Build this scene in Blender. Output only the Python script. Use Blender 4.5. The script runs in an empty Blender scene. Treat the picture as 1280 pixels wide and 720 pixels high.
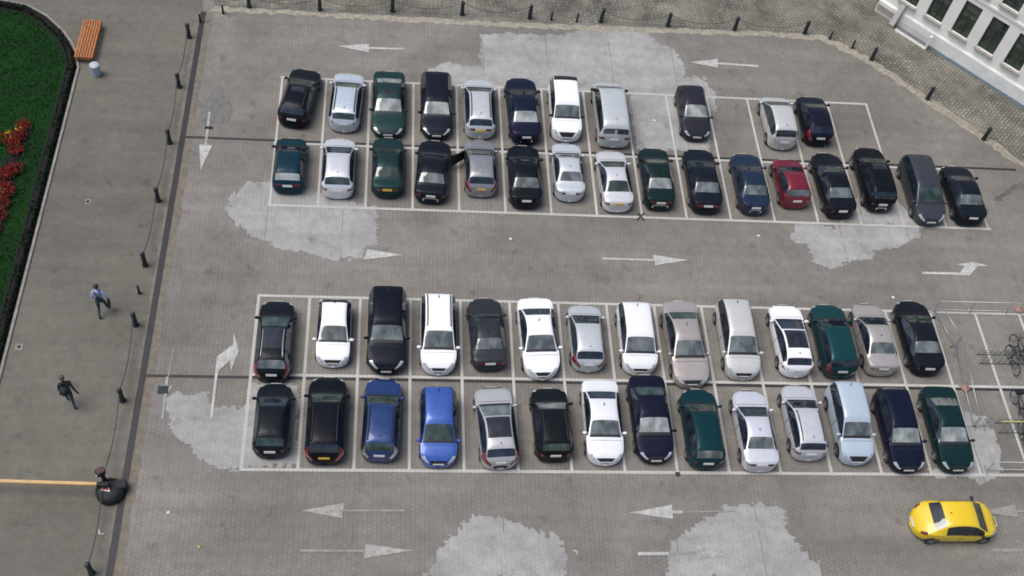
import bpy, bmesh, math, random
import numpy as np
from mathutils import Vector, Matrix
R = math.radians
rnd = random.Random(7)
sc = bpy.context.scene
col = sc.collection

# ------------------------------------------------------------------ camera
CAM = np.array((6.056, -23.125, 46.911)); ROT = (0.62105, -0.10813, -0.04544); F = 1412.97
cd = bpy.data.cameras.new('camera'); cam = bpy.data.objects.new('camera', cd); col.objects.link(cam)
cam.location = CAM; cam.rotation_euler = ROT
cd.sensor_width = 36; cd.lens = 36*F/1280; cd.clip_end = 2000; cd.clip_start = .5
sc.camera = cam
_M = np.array(cam.rotation_euler.to_matrix())

def at(px, py, z=0.):
    """World point at height z seen at a pixel of the 1280 x 720 photograph."""
    d = _M @ np.array([(px-640)/F, -(py-360)/F, -1.])
    t = (z-CAM[2])/d[2]; q = CAM+d*t
    return (float(q[0]), float(q[1]), z)

# ------------------------------------------------------------------ helpers
def link(o, parent=None):
    col.objects.link(o)
    if parent: o.parent = parent
    return o
def mk(name, V, F_, mat, parent=None, smooth=False, mats=None, idx=None):
    me = bpy.data.meshes.new(name); me.from_pydata([tuple(v) for v in V], [], F_)
    for m in (mats or [mat]): me.materials.append(m)
    if idx is not None: me.polygons.foreach_set('material_index', idx)
    if smooth: me.polygons.foreach_set('use_smooth', [True]*len(me.polygons))
    me.update()
    return link(bpy.data.objects.new(name, me), parent)
def tag(o, label=None, cat=None, group=None, kind=None):
    if label: o['label'] = label
    if cat: o['category'] = cat
    if group: o['group'] = group
    if kind: o['kind'] = kind
    return o
def empty(name, loc=(0, 0, 0), rz=0.):
    o = bpy.data.objects.new(name, None); o.empty_display_size = .3; link(o)
    o.location = loc; o.rotation_euler = (0, 0, rz); return o
def copy_tree(o, parent=None):
    c = o.copy(); col.objects.link(c)
    if parent: c.parent = parent
    for ch in list(o.children): copy_tree(ch, c)
    return c

class MB:
    """Collects simple shapes; build() links them as one mesh object."""
    def __init__(s): s.V = []; s.F = []; s.I = []
    def add(s, V, F_, mi=0):
        b = len(s.V); s.V += [tuple(v) for v in V]
        s.F += [tuple(i+b for i in f) for f in F_]; s.I += [mi]*len(F_); return s
    def box(s, c, size, rz=0., mi=0, rx=0., bev=0.):
        M = Matrix.Translation(c) @ Matrix.Rotation(rz, 4, 'Z') @ Matrix.Rotation(rx, 4, 'X')
        x, y, z = (k/2 for k in size); b = min(bev, x*.9, y*.9, z*.9)
        if b <= 0:
            P = [(-x,-y,-z),(x,-y,-z),(x,y,-z),(-x,y,-z),(-x,-y,z),(x,-y,z),(x,y,z),(-x,y,z)]
            Q = [(0,3,2,1),(4,5,6,7),(0,1,5,4),(1,2,6,5),(2,3,7,6),(3,0,4,7)]
        else:
            bm = bmesh.new(); bmesh.ops.create_cube(bm, size=1)
            for v in bm.verts: v.co = Vector((v.co.x*2*x, v.co.y*2*y, v.co.z*2*z))
            bmesh.ops.bevel(bm, geom=bm.edges[:], offset=b, segments=2, affect='EDGES')
            bm.verts.index_update(); P = [v.co.copy() for v in bm.verts]; Q = [tuple(v.index for v in f.verts) for f in bm.faces]; bm.free()
        return s.add([M @ Vector(p) for p in P], Q, mi)
    def tube(s, pts, r, n=8, mi=0, cap=True, closed=False):
        P = [Vector(p) for p in pts]; rs = r if isinstance(r, (list, tuple)) else [r]*len(P)
        V = []; F_ = []; N = len(P); up = None
        for i, p in enumerate(P):
            a = P[(i-1) % N] if (i or closed) else P[0]; b = P[(i+1) % N] if (i < N-1 or closed) else P[-1]
            t = (b-a).normalized()
            if up is None: up = Vector((0, 0, 1)) if abs(t.z) < .9 else Vector((1, 0, 0))
            x = t.cross(up)
            if x.length < 1e-5: x = t.cross(Vector((0, 1, 0)))
            x.normalize(); y = x.cross(t)
            up = y
            V += [p + (x*math.cos(k*2*math.pi/n) + y*math.sin(k*2*math.pi/n))*rs[i] for k in range(n)]
        for i in range(N if closed else N-1):
            for k in range(n):
                j = (i+1) % N
                F_.append((i*n+k, i*n+(k+1) % n, j*n+(k+1) % n, j*n+k))
        if cap and not closed: F_ += [tuple(range(n))[::-1], tuple((N-1)*n+k for k in range(n))]
        return s.add(V, F_, mi)
    def lathe(s, prof, c=(0, 0, 0), n=16, mi=0, M=None):
        V = []; F_ = []; N = len(prof)
        for r, z in prof: V += [Vector((r*math.cos(k*2*math.pi/n), r*math.sin(k*2*math.pi/n), z)) for k in range(n)]
        for i in range(N-1):
            for k in range(n): F_.append((i*n+k, i*n+(k+1) % n, (i+1)*n+(k+1) % n, (i+1)*n+k))
        F_ += [tuple(range(n))[::-1], tuple((N-1)*n+k for k in range(n))]
        M = M or Matrix(); T = Matrix.Translation(c)
        return s.add([T @ (M @ v) for v in V], F_, mi)
    def build(s, name, mat, parent=None, smooth=False):
        ms = mat if isinstance(mat, list) else [mat]
        return mk(name, s.V, s.F, ms[0], parent, smooth, ms, s.I)

# ------------------------------------------------------------------ materials
def newmat(name):
    m = bpy.data.materials.new(name); m.use_nodes = True
    nt = m.node_tree; return m, nt, nt.nodes, nt.nodes['Principled BSDF'], nt.links
def pset(p, **k):
    nm = dict(col='Base Color', rough='Roughness', metal='Metallic', coat='Coat Weight', crough='Coat Roughness', spec='Specular IOR Level', ior='IOR')
    for a, v in k.items(): p.inputs[nm[a]].default_value = (*v, 1) if a == 'col' else v
def ramp(N, stops):
    r = N.new('ShaderNodeValToRGB'); e = r.color_ramp.elements
    while len(e) < len(stops): e.new(.5)
    for x, (pos, c) in zip(e, stops): x.position = pos; x.color = (*c, 1) if len(c) == 3 else c
    return r
def mixc(N, L, a, b, fac, mode='MIX'):
    m = N.new('ShaderNodeMix'); m.data_type = 'RGBA'; m.blend_type = mode
    for sock, v in ((m.inputs[6], a), (m.inputs[7], b), (m.inputs[0], fac)):
        if hasattr(v, 'is_linked'): L.new(v, sock)
        elif isinstance(v, tuple): sock.default_value = (*v, 1)
        else: sock.default_value = v
    return m.outputs[2]
def noise(N, L, vec, scale, detail=4, rough=.55, dist=0.):
    n = N.new('ShaderNodeTexNoise'); n.inputs['Scale'].default_value = scale; n.inputs['Detail'].default_value = detail
    n.inputs['Roughness'].default_value = rough; n.inputs['Distortion'].default_value = dist
    if vec: L.new(vec, n.inputs['Vector'])
    return n.outputs['Fac']
def coords(N, L, rz=0., scale=1.):
    t = N.new('ShaderNodeTexCoord'); mp = N.new('ShaderNodeMapping')
    mp.inputs['Rotation'].default_value = (0, 0, rz)
    mp.inputs['Scale'].default_value = scale if isinstance(scale, tuple) else (scale,)*3
    L.new(t.outputs['Object'], mp.inputs[0]); return mp.outputs[0]
def bump(N, L, p, h, strength=.3, dist=.02):
    b = N.new('ShaderNodeBump'); b.inputs['Strength'].default_value = strength; b.inputs['Distance'].default_value = dist
    L.new(h, b.inputs['Height']); L.new(b.outputs[0], p.inputs['Normal'])

def simple(name, c, rough=.6, metal=0., var=.15, nscale=6., **k):
    """A plain material whose colour wanders a little (dirt, wear)."""
    m, nt, N, p, L = newmat(name); v = coords(N, L)
    pset(p, rough=rough, metal=metal, **k)
    f = noise(N, L, v, nscale, 5)
    r = ramp(N, [(.3, tuple(x*(1-var) for x in c)), (.7, tuple(min(1, x*(1+var)) for x in c))]); L.new(f, r.inputs[0])
    L.new(r.outputs[0], p.inputs['Base Color'])
    return m
def paint(name, c, metal=.0, rough=.32):
    m, nt, N, p, L = newmat(name); v = coords(N, L)
    k_ = .06 if max(c) < .05 else .25 if max(c) < .1 else .6
    pset(p, rough=rough, metal=metal, coat=k_, crough=.06, spec=.5 if max(c) > .1 else .14)
    f = noise(N, L, v, 1.7, 5, .6)                 # road dust on the panels
    d = tuple(x*.95+.004 for x in c)
    r = ramp(N, [(.35, c), (.8, d)]); L.new(f, r.inputs[0]); L.new(r.outputs[0], p.inputs['Base Color'])
    f2 = noise(N, L, v, 5., 3); r2 = ramp(N, [(.3, (rough-.06,)*3), (.75, (rough+.14,)*3)]); L.new(f2, r2.inputs[0]); L.new(r2.outputs[0], p.inputs['Roughness'])
    return m
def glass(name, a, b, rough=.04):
    """Tinted glass: uneven base colour for the cabin and, where pale, painted-in sky reflection."""
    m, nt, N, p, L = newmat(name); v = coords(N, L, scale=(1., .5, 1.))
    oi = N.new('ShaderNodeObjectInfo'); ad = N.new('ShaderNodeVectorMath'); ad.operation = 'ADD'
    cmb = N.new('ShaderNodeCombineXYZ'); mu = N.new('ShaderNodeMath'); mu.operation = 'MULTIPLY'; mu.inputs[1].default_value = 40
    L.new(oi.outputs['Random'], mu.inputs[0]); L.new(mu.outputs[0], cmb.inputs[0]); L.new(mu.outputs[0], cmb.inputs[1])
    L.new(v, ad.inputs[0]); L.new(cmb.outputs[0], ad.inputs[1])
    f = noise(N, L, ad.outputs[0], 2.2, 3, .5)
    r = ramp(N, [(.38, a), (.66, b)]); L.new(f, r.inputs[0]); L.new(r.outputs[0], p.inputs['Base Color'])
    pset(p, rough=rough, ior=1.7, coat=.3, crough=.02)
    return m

def pavers(name, c1, c2, joint, w=.21, h=.21, rz=math.pi/2, mortar=.014, dirt=(.75, 1.12), bumpy=.25, offs=.5, blot=.16):
    m, nt, N, p, L = newmat(name); v = coords(N, L, rz)
    b = N.new('ShaderNodeTexBrick'); L.new(v, b.inputs['Vector'])
    b.offset = offs
    b.inputs['Scale'].default_value = 1; b.inputs['Brick Width'].default_value = w; b.inputs['Row Height'].default_value = h
    b.inputs['Mortar Size'].default_value = mortar; b.inputs['Mortar Smooth'].default_value = .3; b.inputs['Bias'].default_value = 0
    for k, c in (('Color1', c1), ('Color2', c2), ('Mortar', joint)): b.inputs[k].default_value = (*c, 1)
    # joints open and filled in patches
    jn = noise(N, L, v, .55, 3, .6); jr = ramp(N, [(.38, (0,)*3), (.62, (1,)*3)]); L.new(jn, jr.inputs[0])
    avg = tuple((x+y)/2 for x, y in zip(c1, c2))
    soft = mixc(N, L, avg, b.outputs['Color'], .35)
    base = mixc(N, L, soft, b.outputs['Color'], jr.outputs[0])
    n1 = noise(N, L, v, blot, 6, .62, .6); r1 = ramp(N, [(.32, (dirt[0],)*3), (.68, (dirt[1],)*3)]); L.new(n1, r1.inputs[0])
    c = mixc(N, L, base, r1.outputs[0], 1., 'MULTIPLY')
    n2 = noise(N, L, v, 2.3, 6, .7); r2 = ramp(N, [(.3, (.86, .85, .84)), (.7, (1.1, 1.1, 1.1))]); L.new(n2, r2.inputs[0])
    c = mixc(N, L, c, r2.outputs[0], 1., 'MULTIPLY')
    # faint tyre tracks and sweeping marks along the lanes
    st = N.new('ShaderNodeMapping'); st.inputs['Scale'].default_value = (.9, .06, 1) if rz else (.06, .9, 1); L.new(v, st.inputs[0])
    n5 = noise(N, L, st.outputs[0], 1.3, 4, .6, .3); r5 = ramp(N, [(.33, (.90, .895, .89)), (.66, (1.05,)*3)]); L.new(n5, r5.inputs[0])
    c = mixc(N, L, c, r5.outputs[0], 1., 'MULTIPLY')
    # dark oil spots and drips
    n3 = noise(N, L, v, 1.05, 3, .5); r3 = ramp(N, [(.63, (1, 1, 1)), (.74, (.74, .73, .72))]); L.new(n3, r3.inputs[0])
    c = mixc(N, L, c, r3.outputs[0], 1., 'MULTIPLY')
    n4 = noise(N, L, v, 14., 2, .5); r4 = ramp(N, [(.25, (.9,)*3), (.75, (1.08,)*3)]); L.new(n4, r4.inputs[0])
    c = mixc(N, L, c, r4.outputs[0], 1., 'MULTIPLY')
    L.new(c, p.inputs['Base Color']); pset(p, rough=.82, spec=.3)
    bump(N, L, p, b.outputs['Fac'], -bumpy, .01)
    return m

M = {}
M['lot'] = pavers('lot_pavers', (.228, .212, .189), (.212, .197, .175), (.150, .138, .120), dirt=(.74, 1.14))
M['plaza'] = pavers('plaza_pavers', (.160, .149, .125), (.149, .138, .114), (.108, .100, .083), w=.21, h=.105, rz=0, mortar=.010, dirt=(.82, 1.10), blot=.11)
M['sett'] = pavers('stone_setts', (.265, .25, .205), (.165, .157, .13), (.085, .081, .065), w=.36, h=.20, rz=R(133.6), mortar=.034, dirt=(.55, 1.25), bumpy=.6, blot=.35)
M['patch'] = pavers('pale_cement', (.365, .362, .350), (.350, .346, .335), (.285, .28, .27), rz=math.pi/2, mortar=.012, dirt=(.76, 1.10), bumpy=.08, blot=.42)
def add_joints(m, w):
    nt = m.node_tree; N, L = nt.nodes, nt.links; p = N['Principled BSDF']; src = p.inputs['Base Color'].links[0].from_socket
    v = coords(N, L); b = N.new('ShaderNodeTexBrick'); b.offset = 0; L.new(v, b.inputs['Vector'])
    for k, x in (('Scale', 1), ('Brick Width', w), ('Row Height', 60), ('Mortar Size', .020), ('Mortar Smooth', .3)): b.inputs[k].default_value = x
    f = noise(N, L, v, .9, 3); r = ramp(N, [(.38, (0,)*3), (.5, (.65,)*3)]); L.new(f, r.inputs[0])
    mu = N.new('ShaderNodeMath'); mu.operation = 'MULTIPLY'; L.new(b.outputs['Fac'], mu.inputs[0]); L.new(r.outputs[0], mu.inputs[1])
    c = mixc(N, L, src, (.06, .058, .055), mu.outputs[0])
    # places where the cement film has worn through to the pavers
    f2 = noise(N, L, v, .75, 7, .72); r2 = ramp(N, [(.60, (0,)*3), (.72, (.7,)*3)]); L.new(f2, r2.inputs[0])
    c = mixc(N, L, c, (.225, .21, .187), r2.outputs[0]); L.new(c, p.inputs['Base Color'])
add_joints(M['patch'], 3.9)
def line_mat(name, c, gap, w, cover=.75):
    m, nt, N, p, L = newmat(name); v = coords(N, L)
    n = noise(N, L, v, 3.2, 6, .75); r = ramp(N, [(1-cover-.18, gap), (1-cover+.12, c)]); L.new(n, r.inputs[0])
    b = N.new('ShaderNodeTexBrick'); b.offset = 0; L.new(v, b.inputs['Vector']); b.inputs['Scale'].default_value = 1
    b.inputs['Brick Width'].default_value = w; b.inputs['Row Height'].default_value = w; b.inputs['Mortar Size'].default_value = .016
    b.inputs['Mortar Smooth'].default_value = .2
    c2 = mixc(N, L, r.outputs[0], tuple(.5*a+.5*g for a, g in zip(c, gap)), b.outputs['Fac'])
    n2 = noise(N, L, v, .4, 3); r2 = ramp(N, [(.3, (.82,)*3), (.7, (1.05,)*3)]); L.new(n2, r2.inputs[0])
    c2 = mixc(N, L, c2, r2.outputs[0], 1., 'MULTIPLY')
    L.new(c2, p.inputs['Base Color']); pset(p, rough=.75, spec=.3); return m
M['line'] = line_mat('white_block_line', (.52, .51, .47), (.27, .25, .225), .21, .72)
M['arrow'] = line_mat('worn_white_paint', (.53, .53, .505), (.25, .235, .21), .21, .56)
M['arrow_worn'] = line_mat('very_worn_white_paint', (.46, .455, .43), (.24, .225, .20), .21, .45)
M['arrow_faint'] = line_mat('faded_white_paint', (.36, .35, .33), (.235, .22, .197), .21, .42)
M['channel'] = simple('iron_drain', (.034, .031, .033), .6, .2, .35, 9)
M['rust_edge'] = simple('rust_stained_pavers', (.165, .138, .108), .85, 0, .25, 3)
M['sand'] = simple('sandy_grit', (.30, .27, .215), .95, 0, .3, 4)
M['kerb'] = simple('kerb_stone', (.25, .235, .205), .85, 0, .25, 3)
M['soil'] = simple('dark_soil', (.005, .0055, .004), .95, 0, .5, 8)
M['iron'] = simple('dark_iron_paint', (.012, .020, .026), .38, .1, .3, 10)
M['chain'] = simple('chain_iron', (.11, .10, .09), .6, .3, .3, 10)
M['steel'] = simple('galvanised_steel', (.42, .43, .42), .42, .7, .15, 6)
M['bench'] = simple('orange_wood', (.37, .135, .038), .6, 0, .25, 5)
M['machine'] = simple('black_machine_paint', (.006, .009, .011), .7, 0, .3, 8)
M['bin'] = simple('grey_blue_bin', (.36, .44, .50), .5, .2, .15, 6)
M['white'] = simple('white_render', (.84, .82, .765), .85, 0, .07, .7)
M['plinth'] = simple('pale_plinth_stone', (.78, .77, .73), .8, 0, .08, 1.5)
M['sill'] = simple('grey_sill_stone', (.34, .32, .29), .8, 0, .2, 4)
M['winframe'] = simple('dark_green_window_paint', (.035, .055, .035), .45, 0, .2, 5)
M['pane'] = glass('building_glass', (.012, .02, .016), (.045, .065, .055), .06)
M['gutter'] = simple('blue_grey_gutter_stone', (.085, .115, .135), .6, 0, .3, 4)  # dark blue-grey stone along the wall foot and pier base
M['tyre'] = simple('tyre_rubber', (.013, .013, .014), .85, 0, .3, 12)
M['rim'] = simple('alloy_rim', (.42, .43, .45), .35, .8, .2, 14)
M['trim'] = simple('black_plastic_trim', (.012, .013, .015), .55, 0, .3, 8)
M['seam'] = simple('panel_gap', (.012, .012, .013), .8, 0, .3, 8)
M['chrome'] = simple('chrome_strip', (.66, .68, .70), .16, 1., .08, 8)
M['head'] = simple('clear_headlight_lens', (.42, .45, .47), .08, .25, .3, 9, coat=1.)
M['tail'] = simple('red_tail_lens', (.15, .008, .014), .15, 0, .3, 9, coat=1.)
M['tail_dark'] = simple('smoked_tail_lens', (.10, .006, .012), .12, 0, .3, 9, coat=1.)
M['plate'] = simple('white_plate', (.66, .66, .63), .4, 0, .08, 20)
M['plate_y'] = simple('yellow_plate', (.62, .42, .06), .4, 0, .08, 20)
M['g_dark'] = glass('glass_dark', (.006, .009, .016), (.022, .030, .042))
M['g_green'] = glass('glass_green', (.012, .026, .020), (.055, .075, .062))
M['g_mid'] = glass('glass_mid', (.06, .072, .072), (.17, .19, .185))
M['g_pale'] = glass('glass_pale', (.15, .17, .165), (.36, .38, .365))  # mid and pale panes: sky reflection painted into the colour, over the cabin tone
M['roofglass'] = glass('roof_glass', (.010, .011, .014), (.030, .031, .036))
M['grass'] = None
# ------------------------------------------------------------------ ground, markings
def sheet(name, pts, z, mat, kind='structure'):
    bm = bmesh.new(); vs = [bm.verts.new((p[0], p[1], z)) for p in pts]
    f = bm.faces.new(vs); bm.normal_update()
    if f.normal.z < 0: f.normal_flip()
    bmesh.ops.triangulate(bm, faces=[f]); me = bpy.data.meshes.new(name); bm.to_mesh(me); bm.free()
    me.materials.append(mat); o = link(bpy.data.objects.new(name, me))
    if kind: o['kind'] = kind
    return o
def ragged(pts, step=.21, amp=.09, closed=True):
    """Outline broken into paver-sized steps."""
    out = []
    n = len(pts)
    for i in range(n if closed else n-1):
        a = Vector(pts[i][:2]); b = Vector(pts[(i+1) % n][:2]); k = max(1, int((b-a).length/step))
        t = (b-a).normalized(); nr = Vector((-t.y, t.x))
        for j in range(k):
            p = a+(b-a)*j/k
            if j: p = p + nr*rnd.uniform(-amp, amp)
            out.append((p.x, p.y))
    return out
def px(*ps): return [at(*p)[:2] for p in ps]

S0 = 700
sheet('ground', [(-S0, -S0), (S0, -S0), (S0, S0), (-S0, S0)], 0, M['lot'])
sheet('plaza', [(-120, -60), (-4.95, -60), (-4.95, 30.0), (-5.6, 34), (-9, 46), (-9, 90), (-120, 90)], .004, M['plaza'])
sheet('cobbles', ragged([(-5.0, 90), (-8.9, 90), (-8.9, 46), (-5.5, 34), (-4.4, 30.6), (13.5, 30.55), (29.9, 31.0), (33.0, 31.0), (36.4, 28.75), (44.0, 20.2), (60, 2.5), (90, 2.5), (90, 90)], .35, .06), .008, M['sett'])
edge = [(-4.6, 30.1), (13.5, 30.0), (29.9, 30.45), (33.4, 30.35), (36.2, 28.3), (43.8, 19.9), (48, 15)]
back = [(x+.35, y+.45) for x, y in edge[::-1]]
sheet('sandy_edge', ragged(edge+back, .3, .12), .012, M['sand'])
sheet('path_edge_stain', ragged([(-5.05, -30), (-4.45, -30), (-4.4, 29.9), (-5.3, 29.9)], .5, .10), .006, M['rust_edge'])

# iron drains let into the paving
def strip(name, a, b, w, z, mat):
    a = Vector(a[:2]); b = Vector(b[:2]); t = (b-a).normalized(); n = Vector((-t.y, t.x))*w/2
    return sheet(name, [a-n, b-n, b+n, a+n], z, mat)
strip('drain_channel', (-4.96, -30), (-4.93, 30.0), .30, .016, M['channel'])
strip('drain_channel', (-4.80, 4.79), (48, 4.79), .15, .016, M['channel'])
strip('drain_channel', (-4.80, 19.90), (43.2, 19.93), .15, .016, M['channel'])

# bays: white block lines
LW = .15
def hline(y, x0, x1): strip('bay_line', (x0, y), (x1, y), LW, .022, M['line'])
hline(9.50, -.07, 46); hline(4.95, -.07, 46); hline(0., -.07, 46)
hline(24.80, -.05, 35.14); hline(19.73, -.05, 40.2); hline(15.32, -.05, 40.2)
for i in range(19):
    x = i*2.5
    strip('bay_line', (x, .075), (x, 4.875), .14, .022, M['line']); strip('bay_line', (x, 5.025), (x, 9.425), .14, .022, M['line'])
for i in range(17):
    x = i*2.5+.06
    if i <= 14: strip('bay_line', (x, 19.805), (x, 24.725), .13, .022, M['line'])
    strip('bay_line', (x, 15.395), (x, 19.655), .13, .022, M['line'])

# pale cement repairs with stepped edges
def inpoly(x, y, P):
    c = False; j = len(P)-1
    for i in range(len(P)):
        if (P[i][1] > y) != (P[j][1] > y) and x < (P[j][0]-P[i][0])*(y-P[i][1])/(P[j][1]-P[i][1])+P[i][0]: c = not c
        j = i
    return c
from mathutils import noise as mnoise
def patch(ps, z=.010, amp=.10):
    """Whole pavers inside the outline: the repair ends in small steps, column by column."""
    P = px(*ps); xs = [p[0] for p in P]; ys = [p[1] for p in P]; W_, H_ = .105, .105; V = []; Fs = []
    for i in range(math.floor(min(xs)/W_)-1, math.ceil(max(xs)/W_)+1):
        run = None
        for j in range(math.floor(min(ys)/H_)-1, math.ceil(max(ys)/H_)+2):
            x, y = (i+.5)*W_, (j+.5)*H_; q = Vector((x*1.3, y*1.3, 0)); hq = Vector((round(x/.21)*.21*5.1, y*5.1, 3))
            k = inpoly(x+amp*(2.4*mnoise.noise(q)+2.2*mnoise.noise(hq)), y+amp*(2.4*mnoise.noise(q+Vector((9, 4, 0)))+2.2*mnoise.noise(hq+Vector((5, 8, 1)))), P)
            if k and run is None: run = j
            if not k and run is not None:
                b = len(V); V += [(i*W_, run*H_, z), ((i+1)*W_, run*H_, z), ((i+1)*W_, j*H_, z), (i*W_, j*H_, z)]; Fs.append((b, b+1, b+2, b+3)); run = None
    o = mk('pavement_patch', V, Fs, M['patch']); o['kind'] = 'structure'
patch([(282, 262), (291, 243), (315, 228), (338, 226), (372, 234), (470, 258), (470, 304), (456, 312), (455, 324), (420, 326), (355, 310), (320, 296), (296, 282)])
patch([(601, 43), (640, 41), (700, 43), (735, 36), (806, 38), (820, 52), (842, 62), (853, 78), (855, 95), (880, 98), (892, 112), (896, 136), (889, 141), (885, 190), (795, 187), (785, 118), (740, 113), (528, 106), (536, 86), (560, 79), (601, 82)])
patch([(992, 285), (1000, 280), (1148, 284), (1152, 294), (1120, 308), (1090, 316), (1088, 324), (1065, 329), (1036, 336), (1018, 328), (1010, 306), (992, 304)])
patch([(1040, 277), (1150, 283), (1112, 240), (1060, 250)], .0105, .05)
patch([(210, 535), (212, 497), (222, 491), (256, 491), (264, 500), (270, 508), (298, 507), (308, 503), (316, 478), (372, 480), (372, 584), (302, 586), (288, 586), (270, 585), (252, 578), (240, 562), (222, 546)])
patch([(530, 722), (531, 713), (543, 705), (548, 690), (556, 683), (562, 668), (574, 661), (578, 654), (590, 643), (616, 643), (632, 652), (652, 655), (670, 663), (694, 668), (703, 677), (707, 725)])
patch([(835, 725), (835, 683), (838, 675), (862, 663), (872, 652), (890, 643), (920, 632), (945, 630), (974, 634), (980, 650), (989, 664), (996, 678), (1004, 688), (1012, 696), (1024, 706), (1030, 725)])
patch([(1168, 486), (1204, 512), (1230, 521), (1242, 540), (1251, 572), (1250, 588), (1240, 598), (1226, 604), (1210, 598), (1165, 596), (1160, 586), (1186, 585)])

# painted arrows
def mark(ps, mat='arrow', z=.027): return sheet('painted_arrow', px(*ps), z, M[mat])
def arrow(tip, b0, b1, tail, w=1.7, mat='arrow', shaft='arrow'):
    mark([tip, b0, b1], mat)
    mx, my = (b0[0]+b1[0])/2, (b0[1]+b1[1])/2
    if tail:
        dx, dy = tail[0]-mx, tail[1]-my; l = math.hypot(dx, dy); n = (-dy/l*w, dx/l*w)
        mark([(mx+n[0], my+n[1]), (tail[0]+n[0], tail[1]+n[1]), (tail[0]-n[0], tail[1]-n[1]), (mx-n[0], my-n[1])], shaft, .0265)
arrow((422, 58), (461, 55), (461, 66), (505, 61.5), 1.2)
arrow((861, 78), (897, 74), (897.5, 85), (948, 83), 1.2)
arrow((251, 213), (249, 181), (265.5, 182), (262, 140), 1.6, 'arrow', 'arrow_worn')
arrow((504, 319), (459, 312), (455, 325), None)
arrow((861, 325.5), (816, 319), (819, 332), (752, 323.5), 1.3)
mark([(1152, 340), (1153, 343), (1190, 343.5), (1196, 344.5), (1212, 344.5), (1221.5, 333.5), (1236, 332.5), (1216, 328), (1195, 330.5), (1205.5, 333), (1200, 341)])
mark([(262.5, 523), (266, 523), (272, 470), (273.5, 464), (287, 451), (289, 463), (298.5, 439), (295.5, 427), (292, 415), (291.5, 431), (271, 446), (269, 466)])
mark([(202, 524), (204, 524), (208.5, 494), (217, 482), (210, 482), (211, 471), (208, 471), (206, 482), (200, 482), (200, 488), (205, 490)], 'arrow_worn')
mark([(210, 470), (212, 470), (218, 434), (216.5, 434)], 'arrow_faint')
arrow((376, 638.5), (430, 629), (428, 648), (506, 638.5), 1.2, 'arrow_worn', 'arrow_faint')
arrow((516, 688.5), (457, 680), (455, 698), (375, 688.5), 1.5, 'arrow_worn', 'arrow_faint')
arrow((787, 641), (840, 631), (841, 649), (853, 640.5), 1.9)
mark([(853, 639.8), (853, 641.3), (918, 639.8), (918, 638.4)], 'arrow_faint')
arrow((920, 691), (868, 682), (872, 700), (838, 692), 1.8, 'arrow_worn', 'arrow_faint')
mark([(797, 690.5), (797, 694.5), (836, 694), (836, 690)])
arrow((1222, 640), (1269, 631), (1273, 647), (1310, 640), 1.6, 'arrow_faint', 'arrow_faint')
mark([(1240, 686), (1240, 690), (1310, 690), (1310, 686)], 'arrow_faint')
# small marks: covers, a painted cross, white corner marks
def disc(name, p, r, z, mat, n=18, r2=0):
    c = at(*p); b = MB()
    V = [(c[0]+r*math.cos(k*2*math.pi/n), c[1]+r*math.sin(k*2*math.pi/n), z) for k in range(n)]
    if r2:
        V += [(c[0]+r2*math.cos(k*2*math.pi/n), c[1]+r2*math.sin(k*2*math.pi/n), z) for k in range(n)]
        b.add(V, [(k, (k+1) % n, n+(k+1) % n, n+k) for k in range(n)])
    else: b.add(V, [tuple(range(n))])
    return b.build(name, mat)
def thing(o, label, cat, group=None): return tag(o, label, cat, group)
o = disc('water_cover', (110, 252), .17, .016, M['kerb'], r2=.09); thing(o, 'small round water cover with a pale ring on the plaza paving', 'cover')
disc('lid', (110, 252), .085, .014, M['iron'], n=14).parent = o
def plate_at(name, p, w, h, mat, z=.030, bz=.02):
    c = at(*p); return MB().box((c[0], c[1], z-bz/2+.002), (w, h, bz)).build(name, mat)
thing(plate_at('drain_cover', (204, 487.5), .48, .42, M['iron']), 'dark iron drain cover beside the worn arrow at the left', 'drain cover')
thing(plate_at('drain_cover', (261, 160), .42, .20, M['iron'], .034), 'narrow dark drain cover across the shaft of the arrow pointing towards us', 'drain cover')
sq = thing(plate_at('utility_cover', (24, 434), .34, .34, M['kerb']), 'square pale utility cover beside the lawn kerb', 'cover')
c = at(24, 434); MB().lathe([(.10, .03), (.10, .036)], c=(c[0], c[1], 0), n=14).build('lid', M['channel'], sq)
thing(plate_at('utility_cover', (847, 593), .22, .22, M['channel'], .032), 'tiny square cover at the end of a bay line in the nearest row', 'cover')
for ps in ([(796, 267), (798, 266), (806, 275), (804, 276)], [(795, 275), (797, 276), (806, 267), (804, 266)]):
    sheet('painted_cross', px(*ps), .027+.002*(ps[0][0] > 795.5), M['channel'])
for ps in ([(123, 662), (125, 662), (125, 667), (130, 666.5), (130, 668), (123, 668)], [(716, 688), (722, 688), (722, 694), (720.5, 694), (720.5, 689.5), (716, 689.5)]):
    sheet('corner_mark', px(*ps), .020, M['arrow'])
for ps, s in (([(1242, 250), (1246, 252), (1258, 244), (1270, 238), (1276, 229), (1272, 230), (1262, 236), (1250, 243)], 0), ([(236, 128), (262, 120), (275, 108), (290, 132), (288, 150), (262, 156), (250, 152), (252, 138)], 1)):
    m = M.setdefault('stain', simple('tar_stain', (.105, .10, .097), .85, 0, .35, 5)) if s == 0 else M.setdefault('stain2', simple('damp_stain', (.150, .142, .130), .85, 0, .25, 3))
    sheet('tar_stain', ragged(px(*ps), .25, .12), .0115, m)
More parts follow.
